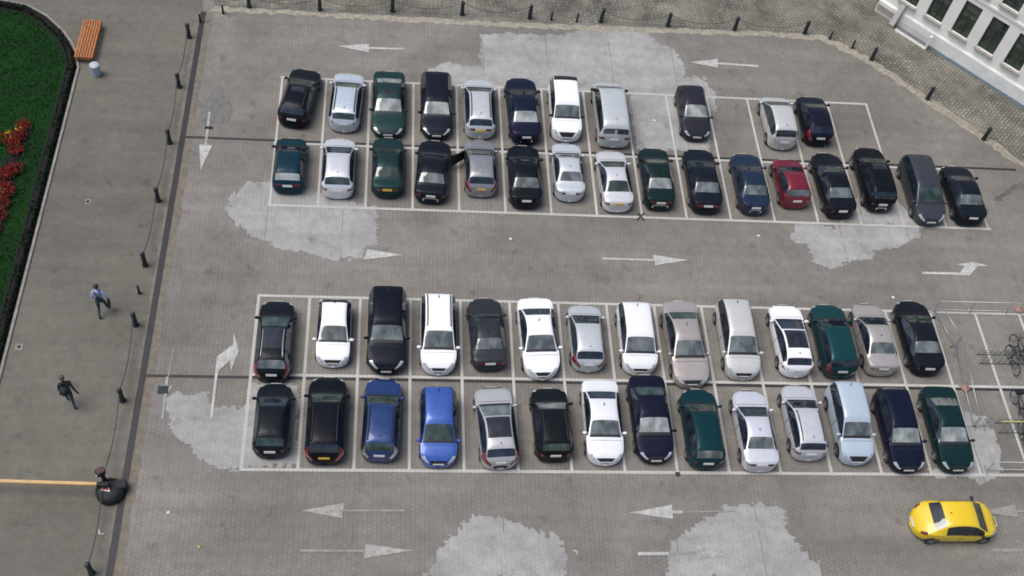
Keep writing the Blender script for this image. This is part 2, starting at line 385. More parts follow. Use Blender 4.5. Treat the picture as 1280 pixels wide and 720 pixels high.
# rubbish
for i, (p, a, lb) in enumerate([((638, 299), .9, 'white scrap of paper on the lane below the silver sedan'), ((948, 295), .4, 'white scrap of paper on the lane near the pale cement patch'), ((1116, 372), .5, 'white scrap of paper just above the third row of cars'), ((210, 641), 1.3, 'yellowish scrap on the bare paving at the lower left'), ((818, 151), .2, 'white scrap lying in the empty bay beside the large silver van'), ((1031, 183), .7, 'pale scrap on the ground by the wheel of a black hatchback'), ((249, 684), .6, 'crumpled yellow green wrapper on the paving at the lower left')]):
    c = at(*p); b = MB(); V = []
    for k in range(6):
        q = a+k*math.pi/3; r = rnd.uniform(.05, .10); V.append((c[0]+r*math.cos(q), c[1]+r*math.sin(q), rnd.uniform(.025, .05)))
    V.append((c[0], c[1], .07)); b.add(V, [(k, (k+1) % 6, 6) for k in range(6)])
    tag(b.build('scrap', simple('scrap_paper', (.40, .38, .10) if i == 6 else (.62, .60, .52) if i == 3 else (.7, .7, .68), .8)), lb, 'scrap')

# ------------------------------------------------------------------ lawn, kerb, hedge, flowers
arc = px((100, 85), (97, 66), (90, 52), (80, 38), (60, 20), (36, 7), (0, 0))
KX = -11.22
outer = [(KX-.05, -30), (KX, 4.6), (KX+.05, 24.8)] + arc[1:] + [(-21, 31.2), (-30, 31.5)]
def inset(pl, d):
    out = []
    for i, p in enumerate(pl):
        a = Vector(pl[max(0, i-1)]); b = Vector(pl[min(len(pl)-1, i+1)]); t = (b-a).normalized()
        out.append((p[0]-t.y*d, p[1]+t.x*d))
    return out
def ribbon(name, l0, l1, z0, z1, mat, kind='structure'):
    n = len(l0); V = [(*p, z1) for p in l0]+[(*p, z1) for p in l1]+[(*p, z0) for p in l0]+[(*p, z0) for p in l1]; Q = []
    for i in range(n-1):
        Q += [(i, i+1, n+i+1, n+i), (2*n+i, 2*n+i+1, i+1, i), (n+i, n+i+1, 3*n+i+1, 3*n+i)]
    o = mk(name, V, Q, mat); o['kind'] = kind; return o
ribbon('kerb', outer, inset(outer, .13), 0, .09, M['kerb'])
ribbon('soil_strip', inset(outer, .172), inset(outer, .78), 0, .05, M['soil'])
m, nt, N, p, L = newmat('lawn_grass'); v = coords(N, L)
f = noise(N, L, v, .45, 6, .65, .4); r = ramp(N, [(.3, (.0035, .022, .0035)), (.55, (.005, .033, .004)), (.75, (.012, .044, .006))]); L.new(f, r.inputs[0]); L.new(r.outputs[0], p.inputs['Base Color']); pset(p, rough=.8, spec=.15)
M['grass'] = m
lin = inset(outer, .74)
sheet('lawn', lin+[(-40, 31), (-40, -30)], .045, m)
# blades of grass
gp = []
while len(gp) < 26000:
    x, y = rnd.uniform(-19, KX-.8), rnd.uniform(3, 29.5)
    if y > 24.5:
        i = min(range(len(lin)), key=lambda k: abs(lin[k][1]-y))
        if x > np.interp(y, [q[1] for q in lin[2:]], [q[0] for q in lin[2:]]) - .05: continue
    gp.append((x, y))
V = []; Fs = []
for x, y in gp:
    a = rnd.uniform(0, 6.28); h = rnd.uniform(.04, .10); w = .03; lx, ly = rnd.uniform(-.05, .05), rnd.uniform(-.05, .05); b = len(V)
    V += [(x-w*math.cos(a), y-w*math.sin(a), .045), (x+w*math.cos(a), y+w*math.sin(a), .045), (x+lx, y+ly, .045+h)]; Fs.append((b, b+1, b+2))
tag(mk('grass', V, Fs, m), 'short dark green lawn grass inside the curved kerb', 'grass', kind='stuff')

def leafmat(name, a, b):
    m, nt, N, p, L = newmat(name); g = N.new('ShaderNodeNewGeometry'); r = ramp(N, [(0, a), (1, b)]); L.new(g.outputs['Random Per Island'], r.inputs[0])
    L.new(r.outputs[0], p.inputs['Base Color']); pset(p, rough=.6, spec=.25); return m
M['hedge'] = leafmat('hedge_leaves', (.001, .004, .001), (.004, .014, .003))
M['petal'] = leafmat('red_petals', (.09, .003, .003), (.20, .012, .005))
M['petal_y'] = leafmat('yellow_petals', (.45, .30, .02), (.55, .42, .05))
M['bedleaf'] = leafmat('bed_leaves', (.006, .020, .005), (.02, .05, .012))
def leaf_cloud(pts, size, mat, name, parent=None, flat=.5):
    V = []; Fs = []
    for q in pts:
        n = Vector((rnd.gauss(0, 1), rnd.gauss(0, 1), abs(rnd.gauss(0, 1))+flat)).normalized(); t = n.orthogonal().normalized(); t.rotate(Matrix.Rotation(rnd.uniform(0, 6.28), 3, n)); u = n.cross(t); s = size*rnd.uniform(.6, 1.3); q = Vector(q); b = len(V)
        V += [q-t*s, q-u*s*.55, q+t*s, q+u*s*.55]; Fs.append((b, b+1, b+2, b+3))
    return mk(name, V, Fs, mat, parent)
# low clipped hedge just inside the kerb
hl = inset(outer, .42); pts = []
seg = [(Vector(a), Vector(b)) for a, b in zip(hl[:-1], hl[1:])]
for a, b in seg:
    l = (b-a).length
    for _ in range(int(l*330)):
        t = rnd.random(); q = a+(b-a)*t; d = (b-a).normalized(); nr = Vector((-d.y, d.x)); s = rnd.uniform(-.19, .19)
        if q.y < -8 or q.x < -20: continue
        z = .06+.26*(1-(abs(s)/.22)**3)*rnd.uniform(.55, 1.)+.03*math.sin(q.y*3.1+q.x)
        pts.append((q.x+nr.x*s, q.y+nr.y*s, z))
hg = empty('hedge', (KX-.42, 10, 0)); tag(hg, 'low dark hedge following the curved kerb of the lawn', 'hedge')
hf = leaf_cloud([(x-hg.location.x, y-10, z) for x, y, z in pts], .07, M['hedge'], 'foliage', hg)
core = MB(); pr = [(p[0]-hg.location.x, p[1]-10, .2) for p in hl if p[0] > -21]
core.tube([(pr[0][0], -20, .2)]+pr[1:],   .12, 8); core.build('stems', M['soil'], hg)
# flower bed
bed = px((44, 156), (36, 158), (22, 172), (8, 196), (-20, 250), (-45, 330), (-20, 330), (0, 300), (8, 270), (16, 240), (26, 210), (34, 180))
sheet('flower_bed_soil', ragged(bed, .3, .08), .056, M['soil'])
fl = []; le = []; fy = []
def inpoly(x, y, P):
    c = False; j = len(P)-1
    for i in range(len(P)):
        if (P[i][1] > y) != (P[j][1] > y) and x < (P[j][0]-P[i][0])*(y-P[i][1])/(P[j][1]-P[i][1])+P[i][0]: c = not c
        j = i
    return c
cl = [at(*p) for p in [(30, 160), (25, 172), (16, 180), (22, 190), (10, 176), (12, 218), (4, 222), (20, 214), (6, 238), (10, 242), (3, 257), (0, 272), (-8, 290)]]
for c in cl:
    for _ in range(170):
        a, r = rnd.uniform(0, 6.28), .42*math.sqrt(rnd.random()); x, y = c[0]+r*math.cos(a), c[1]+r*math.sin(a)
        fl.append((x, y, .22+rnd.uniform(0, .12)))
    for _ in range(60):
        a, r = rnd.uniform(0, 6.28), .5*math.sqrt(rnd.random()); le.append((c[0]+r*math.cos(a), c[1]+r*math.sin(a), rnd.uniform(.08, .22)))
for c in [at(*p) for p in [(24, 165), (14, 174), (2, 244), (12, 171)]]:
    for _ in range(14): fy.append((c[0]+rnd.uniform(-.18, .18), c[1]+rnd.uniform(-.18, .18), .3+rnd.uniform(0, .06)))
fb = tag(leaf_cloud(fl, .06, M['petal'], 'flowers'), 'bed of red and orange flowers in the lawn', 'flowers', kind='stuff')
tag(leaf_cloud(le, .08, M['bedleaf'], 'bed_leaves'), 'dark leaves under the red flowers', 'leaves', kind='stuff')
tag(leaf_cloud(fy, .05, M['petal_y'], 'yellow_flowers'), 'few yellow blooms among the red flowers', 'flowers', kind='stuff')
# ------------------------------------------------------------------ bollards and chains
def make_bollard(h, r):
    o = empty('bollard')
    MB().lathe([(r*1.35, 0), (r*1.35, .07), (r*1.12, .10), (r*1.08, .2), (r*.88, h*.86), (r*1.02, h*.88), (r*1.02, h*.93), (r*.86, h*.96), (r*.45, h), (.01, h+.01)], n=14).build('post', M['iron'], o, False)
    if h > .8: MB().lathe([(r*.93, h*.80), (r*1.1, h*.82), (r*1.1, h*.85), (r*.93, h*.87)], n=14).build('collar', M['iron'], o)
    return o
protoB = make_bollard(1.06, .115); protoS = make_bollard(.66, .062)
used = {0: False, 1: False}
def put_bollard(p, small, label, lean=(0, 0)):
    pr = protoS if small else protoB
    o = pr if not used[small] else copy_tree(pr); used[small] = True
    c = at(*p); o.location = c; o.rotation_euler = (lean[0], lean[1], rnd.uniform(0, 3))
    tag(o, label, 'bollard', 'small bollards' if small else 'iron bollards along the edge of the car park'); return c
LEFT = [((236.5, 47), 'dark bollard at the far end of the left row, beside the top of the drain'), ((224, 109), 'dark bollard in the left row, second from the far end of the chain'), ((212.3, 179), 'dark bollard in the left row level with the upper drain branch'), ((198, 251.5), 'dark bollard in the left row below the one level with the upper drain branch'), ((181.7, 332), 'dark bollard in the left row just before the gap with a short post'), ((170, 406.5), 'dark bollard in the left row just right of the man in overalls'), ((153.5, 501), 'dark bollard in the left row right of the man in the black jacket'), ((115, 717), 'dark bollard nearest to us, below the barrier arm')]
TOP = [((311.5, 9), 'leftmost dark bollard of the far row at the cobbles'), ((400, 12.5), 'dark bollard of the far row above the arrow pointing left'), ((490.5, 14.5), 'dark bollard of the far row, third from the left'), ((577.5, 18.5), 'dark bollard of the far row, fourth from the left'), ((662, 23), 'dark bollard of the far row just left of two short posts'), ((750.5, 27.5), 'tilted dark bollard of the far row just right of two short posts'), ((834.5, 32.5), 'dark bollard of the far row above the pale cement repair'), ((918, 37.5), 'dark bollard of the far row above the right hand arrow'), ((1005.5, 42), 'dark bollard of the far row where the edge starts to curve'), ((1089, 75), 'dark bollard on the slanting edge, opposite the basement railing'), ((1159, 124), 'dark bollard in the middle of the slanting edge by the white building'), ((1229, 174.5), 'dark bollard at the lower right end of the slanting edge')]
SMALL = [((279, 17), 'short thin post at the far left corner of the far row'), ((250.5, 28), 'short post beside the upper end of the long drain'), ((174.5, 367), 'short post in the gap of the left bollard row'), ((689, 25), 'left one of two short posts between the far bollards'), ((721, 27), 'right one of two short posts between the far bollards'), ((1037, 49), 'left one of two short posts where the edge curves'), ((1065, 60), 'right one of two short posts where the edge curves')]
pl = [put_bollard(p, 0, l) for p, l in LEFT]
ptop = [put_bollard(p, 0, l, (0, .12) if 'tilted' in l else (0, 0)) for p, l in TOP]
for p, l in SMALL: put_bollard(p, 1, l)
def chain(a, b, label, sag=.58, za=.93, zb=.93):
    a = Vector((a[0], a[1], za)); b = Vector((b[0], b[1], zb)); n = 60; mb = MB(); d = (b-a); side = Vector((-d.y, d.x, 0)).normalized()
    pts = [a+d*t-Vector((0, 0, sag*4*t*(1-t))) for t in (i/n for i in range(n+1))]
    # alternate links as flat and upright loops along the curve
    for i in range(n):
        p, q = pts[i], pts[i+1]; t = (q-p); l = t.length; t.normalize(); up = side.cross(t); w = side if i % 2 else up; r = .024
        mb.tube([p-t*l*.2+w*r*.6, p+t*l*.2+w*r, q-t*l*.2+w*r, q+t*l*.2+w*r*.6, q+t*l*.2-w*r*.6, q-t*l*.2-w*r, p+t*l*.2-w*r, p-t*l*.2-w*r*.6], .009, 4, closed=True)
    tag(mb.build('chain', M['chain']), label, 'chain', 'sagging iron chains between bollards')
BAR = at(133, 606)
CH = ['topmost sagging chain of the left bollard row', 'sagging chain of the left row beside the bench and bin side of the plaza', 'sagging chain of the left row below the upper drain branch', 'sagging chain of the left row ending at the gap with the short post']
for i in range(4): chain(pl[i], pl[i+1], CH[i])
chain(pl[5], pl[6], 'sagging chain right of the man in overalls'); chain(pl[6], BAR, 'sagging chain running down to the barrier post'); chain(BAR, pl[7], 'sagging chain from the barrier post to the nearest bollard')
TC = ['sagging chain at the left end of the far row', 'sagging chain above the far arrow pointing left', 'sagging chain between the third and fourth far bollards', 'sagging chain ending left of the two short far posts', '', 'sagging chain right of the tilted far bollard', 'sagging chain above the pale cement repair edge', 'sagging chain above the right hand far arrow', '', 'sagging chain on the upper part of the slanting edge', 'sagging chain on the lower part of the slanting edge']
for i, l in enumerate(TC):
    if l: chain(ptop[i], ptop[i+1], l)
e = Vector(ptop[11])-Vector(ptop[10]); q = Vector(ptop[11])+e; chain(ptop[11], q, 'sagging chain leaving the picture at the right edge')
e = Vector(ptop[0])-Vector(ptop[1]); chain(ptop[0], Vector(ptop[0])+e*.32, 'short chain at the left end of the far row', .25, .93, .60)

# ------------------------------------------------------------------ barrier
bs = empty('barrier_machine', at(138.5, 617)); tag(bs, 'black round barrier machine with a red and white triangle on its lid', 'barrier machine')
MB().lathe([(.56, 0), (.60, .06), (.60, .30), (.55, .44), (.42, .52), (.15, .56), (.01, .565)], n=28).build('housing', M['machine'], bs, True)
MB().box((.42, .22, .27), (.55, .42, .54), .2, bev=.04).build('motor_cover', M['machine'], bs)
t = MB(); tri = lambda r, z: [(-.10+r*math.cos(a), -.02+r*math.sin(a), z) for a in (R(80), R(200), R(320))]
def prism(mb, P, z0, z1, mi=0):
    n = len(P); mb.add([(p[0], p[1], z0) for p in P]+[(p[0], p[1], z1) for p in P], [tuple(range(n, 2*n)), tuple(range(n))[::-1]]+[(i, (i+1) % n, n+(i+1) % n, n+i) for i in range(n)], mi)
prism(t, tri(.24, 0), .50, .575); ts = t.build('warning_triangle', simple('sign_white', (.7, .68, .64), .4), bs)
t = MB(); prism(t, tri(.17, 0), .575, .585); t.build('red_field', simple('sign_red', (.42, .03, .02), .4), ts)
bp = empty('card_post', BAR); tag(bp, 'black post with a striped red and white head behind the barrier machine', 'post')
MB().lathe([(.15, 0), (.15, .06), (.11, .1), (.095, 1.0), (.10, 1.06)], n=14).build('post', M['machine'], bp)
hd = MB().box((-.05, .04, 1.20), (.40, .34, .30), R(35), bev=.05).build('reader_head', M['machine'], bp)
st = MB()
for k in range(3): st.box((-.05+(k-1)*.11*math.cos(R(35)), .04+(k-1)*.11*math.sin(R(35)), 1.3525), (.045, .30, .006), R(35))
st.build('stripe', simple('faded_red', (.14, .05, .06), .5), hd)
MB().box((-.16, -.14, 1.16), (.12, .06, .14), R(35), bev=.02).build('lamp_plate', M['plate'], hd)
a1 = Vector(at(125, 605.5, .78)); a0 = Vector(at(0, 601.5, .80)); d = (a0-a1).normalized(); a2 = a1+d*8.2
arm = MB(); mid = (a1+a2)/2; arm.box(mid, ((a2-a1).length, .15, .13), math.atan2(d.y, d.x), bev=.02)
ba = empty('barrier_boom', (0, 0, 0)); tag(ba, 'long orange yellow wooden barrier arm reaching left from the black machine', 'barrier arm')
arm.build('beam', simple('orange_yellow_beam', (.55, .36, .15), .5, 0, .14, 3), ba)
MB().box(a1-d*.10, (.5, .20, .18), math.atan2(d.y, d.x), bev=.02).build('clamp', M['machine'], ba)
MB().lathe([(.05, .56), (.05, .74)], c=(a1.x+.25, a1.y-.05, 0), n=10).build('pivot', M['machine'], ba)
MB().lathe([(.05, 0), (.035, .3), (.035, .74)], c=(a2.x+.3, a2.y, 0), n=10).build('rest_post', M['machine'], ba)

# ------------------------------------------------------------------ bench and bin
A_, B_, C_, D_ = (Vector(at(*p, .46)) for p in ((104.3, 24.5), (127.5, 25.3), (115.8, 72.3), (91.7, 71)))
ctr = (A_+B_+C_+D_)/4; ln = ((A_-D_).length+(B_-C_).length)/2; wd_ = ((A_-B_).length+(C_-D_).length)/2
ax = ((A_+B_)-(C_+D_)).normalized(); be = empty('bench', (ctr.x, ctr.y, 0), math.atan2(ax.y, ax.x)-math.pi/2)
tag(be, 'wide orange wooden slatted bench without a back, near the curve of the lawn', 'bench')
ns = 7; sw_ = wd_/ns
for k in range(ns): MB().box((-wd_/2+sw_*(k+.5), 0, .44+.004*(k % 2)), (sw_*.74, ln, .045), bev=.008).build('slat', M['bench'], be)
for s in (1, -1):
    for zz in (.36, .25): MB().box((s*(wd_/2-.02), 0, zz), (.035, ln*.98, .085), bev=.008).build('side_slat', M['bench'], be)
    MB().box((0, s*(ln/2-.03), .33), (wd_*.9, .035, .13), bev=.008).build('end_board', M['bench'], be)
    for q in (1, -1): MB().box((q*(wd_/2-.16), s*(ln/2-.25), .21), (.10, .10, .42)).build('leg', M['iron'], be)
    MB().box((0, s*(ln/2-.25), .39), (wd_*.86, .08, .05)).build('crossbar', M['iron'], be)
bn = empty('litter_bin', at(121, 93.5)); tag(bn, 'grey blue cylindrical litter bin with a pale lid beside the bench', 'litter bin')
MB().lathe([(.23, 0), (.23, .04), (.255, .08), (.27, .70), (.28, .72)], n=22).build('body', M['bin'], bn, False)
MB().lathe([(.28, .722), (.285, .75), (.23, .79), (.10, .825), (.01, .83)], n=22).build('lid', simple('pale_lid', (.40, .44, .46), .6, 0), bn, True)

# ------------------------------------------------------------------ people
SK = simple('skin', (.36, .20, .14), .6); HAIR = simple('dark_hair', (.018, .013, .010), .6)
def body(name, joints, bones, mats, parent=None):
    """joints: name -> (co, rx, ry).  bones: (a, b, material).  One skinned, continuous surface."""
    names = list(joints); me = bpy.data.meshes.new(name)
    me.from_pydata([joints[n][0] for n in names], [(names.index(a), names.index(b)) for a, b, _ in bones], [])
    o = link(bpy.data.objects.new(name, me)); o.modifiers.new('s', 'SKIN')
    if not me.skin_vertices: me.attributes  # created by the modifier
    sv = me.skin_vertices[0].data
    for i, n in enumerate(names): sv[i].radius = joints[n][1:3]; sv[i].use_root = (i == 0)
    sb = o.modifiers.new('b', 'SUBSURF'); sb.levels = 2; sb.render_levels = 2
    dg = bpy.context.evaluated_depsgraph_get(); m2 = bpy.data.meshes.new_from_object(o.evaluated_get(dg)); m2.name = name
    bpy.data.objects.remove(o)
    m2.materials.clear()
    for m in mats: m2.materials.append(m)
    seg = [(Vector(joints[a][0]), Vector(joints[b][0]), k, max(joints[a][1], joints[b][1])) for a, b, k in bones]
    for f in m2.polygons:
        c = f.center; best = 1e9
        for a, b, k, r in seg:
            d = b-a; t = min(1, max(0, (c-a).dot(d)/d.length_squared)); q = (c-(a+d*t)).length/(.03+r)
            if q < best: best, f.material_index = q, k
        f.use_smooth = True
    return link(bpy.data.objects.new(name, m2), parent)
def figure(label, loc, face, s, mats, arms, legs, lean, hair=HAIR):
    """face: heading; arms/legs: per side (-1 left, 1 right) elbow, wrist / knee, ankle positions."""
    J = {'pelvis': ((0, 0, .95), .145, .115), 'waist': ((0, .02+lean*.2, 1.12), .135, .10), 'chest': ((0, .03+lean*.5, 1.32), .165, .115), 'neck0': ((0, .03+lean*.75, 1.46), .075, .07), 'neck': ((0, .045+lean*.85, 1.53), .055, .055), 'jaw': ((0, .075+lean, 1.60), .072, .08), 'head': ((0, .065+lean, 1.68), .084, .10), 'crown': ((0, .05+lean, 1.76), .06, .065)}
    Bn = [('pelvis', 'waist', 1), ('waist', 'chest', 0), ('chest', 'neck0', 0), ('neck0', 'neck', 2), ('neck', 'jaw', 2), ('jaw', 'head', 2), ('head', 'crown', 2)]
    J['nose'] = ((0, .185+lean, 1.655), .014, .014); Bn.append(('head', 'nose', 2))
    for sd, n in ((-1, 'l'), (1, 'r')):
        J[n+'ear'] = ((sd*.098, .05+lean, 1.665), .014, .026); Bn.append(('head', n+'ear', 2))
        el, wr = arms[n]; J[n+'sh'] = ((sd*.185, .02+lean*.6, 1.40), .068, .068); J[n+'el'] = (el, .047, .047); J[n+'wr'] = (wr, .031, .031)
        d = (Vector(wr)-Vector(el)).normalized(); pm_ = Vector(wr)+d*.075; J[n+'palm'] = (tuple(pm_), .034, .026)
        Bn += [('chest', n+'sh', 0), (n+'sh', n+'el', 0), (n+'el', n+'wr', 0), (n+'wr', n+'palm', 2)]
        ac = Vector((0, 1, 0)); ac = (ac-d*ac.dot(d)).normalized(); inn = d.cross(ac)*sd
        for k, (off, l) in enumerate(((-.026, .062), (-.009, .078), (.009, .084), (.026, .074))):
            k1 = pm_+d*.035+ac*off; k2 = k1+d*l*.5+inn*.012; k3 = k2+d*l*.4+inn*.03
            for q, (pt, r) in enumerate(((k1, .0095), (k2, .009), (k3, .008))):
                J[f'{n}f{k}{q}'] = (tuple(pt), r, r); Bn.append((f'{n}f{k}{q-1}' if q else n+'palm', f'{n}f{k}{q}', 2))
        t1 = Vector(wr)+d*.03+ac*.04+inn*.01; t2 = t1+d*.035+ac*.018+inn*.02
        J[n+'t1'] = (tuple(t1), .011, .011); J[n+'t2'] = (tuple(t2), .009, .009); Bn += [(n+'wr', n+'t1', 2), (n+'t1', n+'t2', 2)]
        kn, an, toe = legs[n]; J[n+'hip'] = ((sd*.092, 0, .87), .098, .10); J[n+'kn'] = (kn, .062, .062); J[n+'an'] = (an, .043, .046); J[n+'heel'] = ((an[0], an[1]-.03, max(.04, an[2]-.05)), .035, .035); J[n+'toe'] = (toe, .038, .026)
        Bn += [('pelvis', n+'hip', 1), (n+'hip', n+'kn', 1), (n+'kn', n+'an', 1), (n+'an', n+'heel', 3), (n+'heel', n+'toe', 3)]
    o = empty('person', loc, face); o.scale = (s, s, s); tag(o, label, 'person')
    body('body', J, Bn, mats, o)
    hb = MB(); hc = Vector((0, .045+lean, 1.70)); bm = bmesh.new(); bmesh.ops.create_icosphere(bm, subdivisions=3, radius=1); bm.verts.index_update()
    keep = [f for f in bm.faces if f.calc_center_median().z > -.25-.5*f.calc_center_median().y*-1 and not (f.calc_center_median().y > .45 and f.calc_center_median().z < .45)]
    hb.add([(hc.x+v.co.x*.104, hc.y+v.co.y*.118-.008, hc.z+v.co.z*.112+rnd.uniform(-.004, .004)) for v in bm.verts], [tuple(v.index for v in f.verts) for f in keep]); bm.free()
    hb.build('hair', hair, o, True)
    ey = MB()
    for sd in (-1, 1): ey.lathe([(.012, 0), (.009, .006)], c=(sd*.034, .158+lean, 1.685), n=8, M=Matrix.Rotation(-math.pi/2, 4, 'X'))
    ey.build('eyes', simple('eye', (.03, .02, .02), .2), o)
    MB().box((0, .158+lean, 1.605), (.05, .012, .012), bev=.004).build('mouth', simple('lips', (.28, .10, .09), .6), o)
    return o
shirt = simple('pale_blue_shirt', (.34, .42, .60), .85); ov = simple('navy_overalls', (.020, .030, .055), .85, 0, .3); ovg = simple('grey_green_trousers', (.032, .050, .056), .85, 0, .3); shoe = simple('black_shoes', (.01, .01, .01), .5)
PA = at(127.6, 399)
pA = figure('man in navy overalls over a pale blue shirt walking away across the plaza', (PA[0], PA[1]+.38, 0), R(4), 1.17, [shirt, ovg, SK, shoe],
    {'l': ((-.25, -.02, 1.17), (-.22, .12, .97)), 'r': ((.28, -.03, 1.16), (.32, .08, .91))},
    {'l': ((-.09, -.07, .50), (-.09, -.33, .13), (-.09, -.20, .035)), 'r': ((.09, .22, .52), (.10, .30, .10), (.10, .46, .03))}, .08)
bibs = MB()
def back_y(z): return -.092 if z > 1.25 else -.085
bibs.tube([(-.12, .09, 1.46), (-.10, -.02, 1.475), (-.05, -.085, 1.36), (0, -.095, 1.24), (0, -.10, 1.05)], .022, 6)
bibs.tube([(.12, .09, 1.46), (.10, -.02, 1.475), (.05, -.085, 1.36), (0, -.095, 1.24)], .022, 6)
bibs.box((0, -.092, 1.12), (.20, .04, .20), bev=.015); bibs.box((0, .155, 1.24), (.22, .03, .26), bev=.01)
bibs.build('overall_straps', ov, pA)
hb = empty('bag', (PA[0]+.34, PA[1]+.50, .50), R(10)); tag(hb, 'dark bag hanging from the right hand of the man in overalls', 'bag')
MB().box((0, 0, .12), (.16, .42, .34), bev=.05).build('body', M['iron'], hb); MB().tube([(0, -.10, .28), (0, -.07, .44), (0, .07, .44), (0, .10, .28)], .014, 6).build('handle', M['trim'], hb)
jk = simple('black_jacket', (.008, .010, .013), .8, 0, .3); jn = simple('blue_jeans', (.022, .048, .078), .85, 0, .3)
PB = at(92.8, 512)
pB = figure('man in a black jacket and blue jeans walking away with his right arm swung out', (PB[0]-.16, PB[1]+.30, 0), R(22), 1.15, [jk, jn, SK, shoe],
    {'l': ((-.25, .04, 1.18), (-.22, .20, 1.04)), 'r': ((.29, -.14, 1.18), (.37, -.20, .97))},
    {'l': ((-.09, .18, .52), (-.08, .22, .10), (-.08, .38, .03)), 'r': ((.09, -.05, .50), (.08, -.30, .12), (.09, -.17, .035))}, .16, simple('grey_brown_hair', (.07, .055, .045), .6))
bk = empty('backpack', (PB[0]-.16, PB[1]+.30, 0), R(22)); bk.scale = (1.15,)*3; tag(bk, 'dark teal rucksack on the back of the man in the black jacket', 'rucksack')
MB().box((-.07, -.13, 1.22), (.36, .22, .48), 0, 0, R(-14), .09).build('pack', simple('teal_rucksack', (.012, .030, .038), .8, 0, .3), bk, True)
st = MB()
for sd in (-1, 1): st.tube([(sd*.11-.03, -.10, 1.42), (sd*.12, .06, 1.52), (sd*.13, .21, 1.36), (sd*.14, .16, 1.16), (sd*.12-.03, -.04, 1.05)], .02, 6)
st.build('strap', M['trim'], bk)

# ------------------------------------------------------------------ bicycle enclosure
def railing(name, a, b, label, h=.92, gap=2.2, mid=False):
    a = Vector((a[0], a[1], 0)); b = Vector((b[0], b[1], 0)); l = (b-a).length; d = (b-a)/l; n = max(1, round(l/gap)); nr = Vector((-d.y, d.x, 0))
    o = empty(name, a, math.atan2(d.y, d.x)); tag(o, label, 'railing', 'low tube railings round the bicycle racks')
    MB().tube([(0, 0, h), (l, 0, h)], .024, 8).build('top_rail', M['steel'], o, True); MB().tube([(.03, 0, .16), (l-.03, 0, .16)], .020, 8).build('bottom_rail', M['steel'], o, True)
    for k in range(n+1):
        x = min(l-.03, max(.03, l*k/n)); MB().tube([(x, 0, 0), (x, 0, h-.02)], .022, 8).build('post', M['steel'], o)
        MB().box((x, 0, .018), (.09, .52, .03)).build('foot', M['steel'], o)
    return o
r0, r1, r2 = at(1166, 389), at(1192, 434), at(1215, 534)
railing('railing', r0, (47.5, r0[1]+.05), 'long far railing of the bicycle enclosure above the white line')
railing('railing', r0, r1, 'short slanted railing at the far left corner of the bicycle enclosure')
railing('railing', (r1[0]+.05, r1[1]), r2, 'side railing of the bicycle enclosure beside the last dark green sedan')
r3 = at(1232, 588.5); railing('railing', r3, (47.5, r3[1]), 'near railing of the bicycle enclosure on the nearest white line')
railing('railing', at(1217, 533), at(1231, 533.5), 'short end piece of railing on the pale cement patch', .92, 1.)
for p, l in (((1206, 486), 'orange brown rounded foot where the drain meets the side railing'), ((1273, 388.5), 'orange brown rounded foot on the far railing at the right edge')):
    o = empty('weight_foot', at(*p)); tag(o, l, 'weight', 'orange brown weights of the railings')
    MB().lathe([(.22, 0), (.23, .05), (.20, .16), (.10, .22), (.01, .235)], n=18).build('body', simple('terracotta', (.34, .20, .14), .8), o, True); MB().lathe([(.035, .2), (.035, .34)], n=8).build('peg', M['steel'], o)
def rack(label, c, n, pitch, yellow=0):
    o = empty('bicycle_rack', c); tag(o, label, 'bicycle rack')
    b = MB()
    for k in range(n):
        x = k*pitch; hp = [(x, -.28, 0), (x, -.28, .42)]+[(x, -.28*math.cos(q), .42+.24*math.sin(q)) for q in np.linspace(.3, math.pi-.3, 7)]+[(x, .28, .42), (x, .28, 0)]
        MB().tube(hp, .014, 6).build('hoop', M['steel2'], o)
    for y in (-.28, .28): MB().tube([(-.1, y, .06), (n*pitch, y, .06)], .02, 6).build('base_rail', M['steel2'], o)
    MB().tube([(-.1, 0, .662), (n*pitch, 0, .662)], .018 if not yellow else .035, 8).build('top_bar', M['steel2'] if not yellow else simple('pale_yellow_tube', (.50, .48, .16), .5), o)
M['steel2'] = simple('dull_rack_steel', (.14, .16, .155), .5, .4, .2, 6)
rack('upper bicycle rack of dull steel hoops in the enclosure', at(1224, 449), 14, .30)
rack('lower bicycle rack with a pale yellow top bar', at(1247, 535), 12, .30, 1)
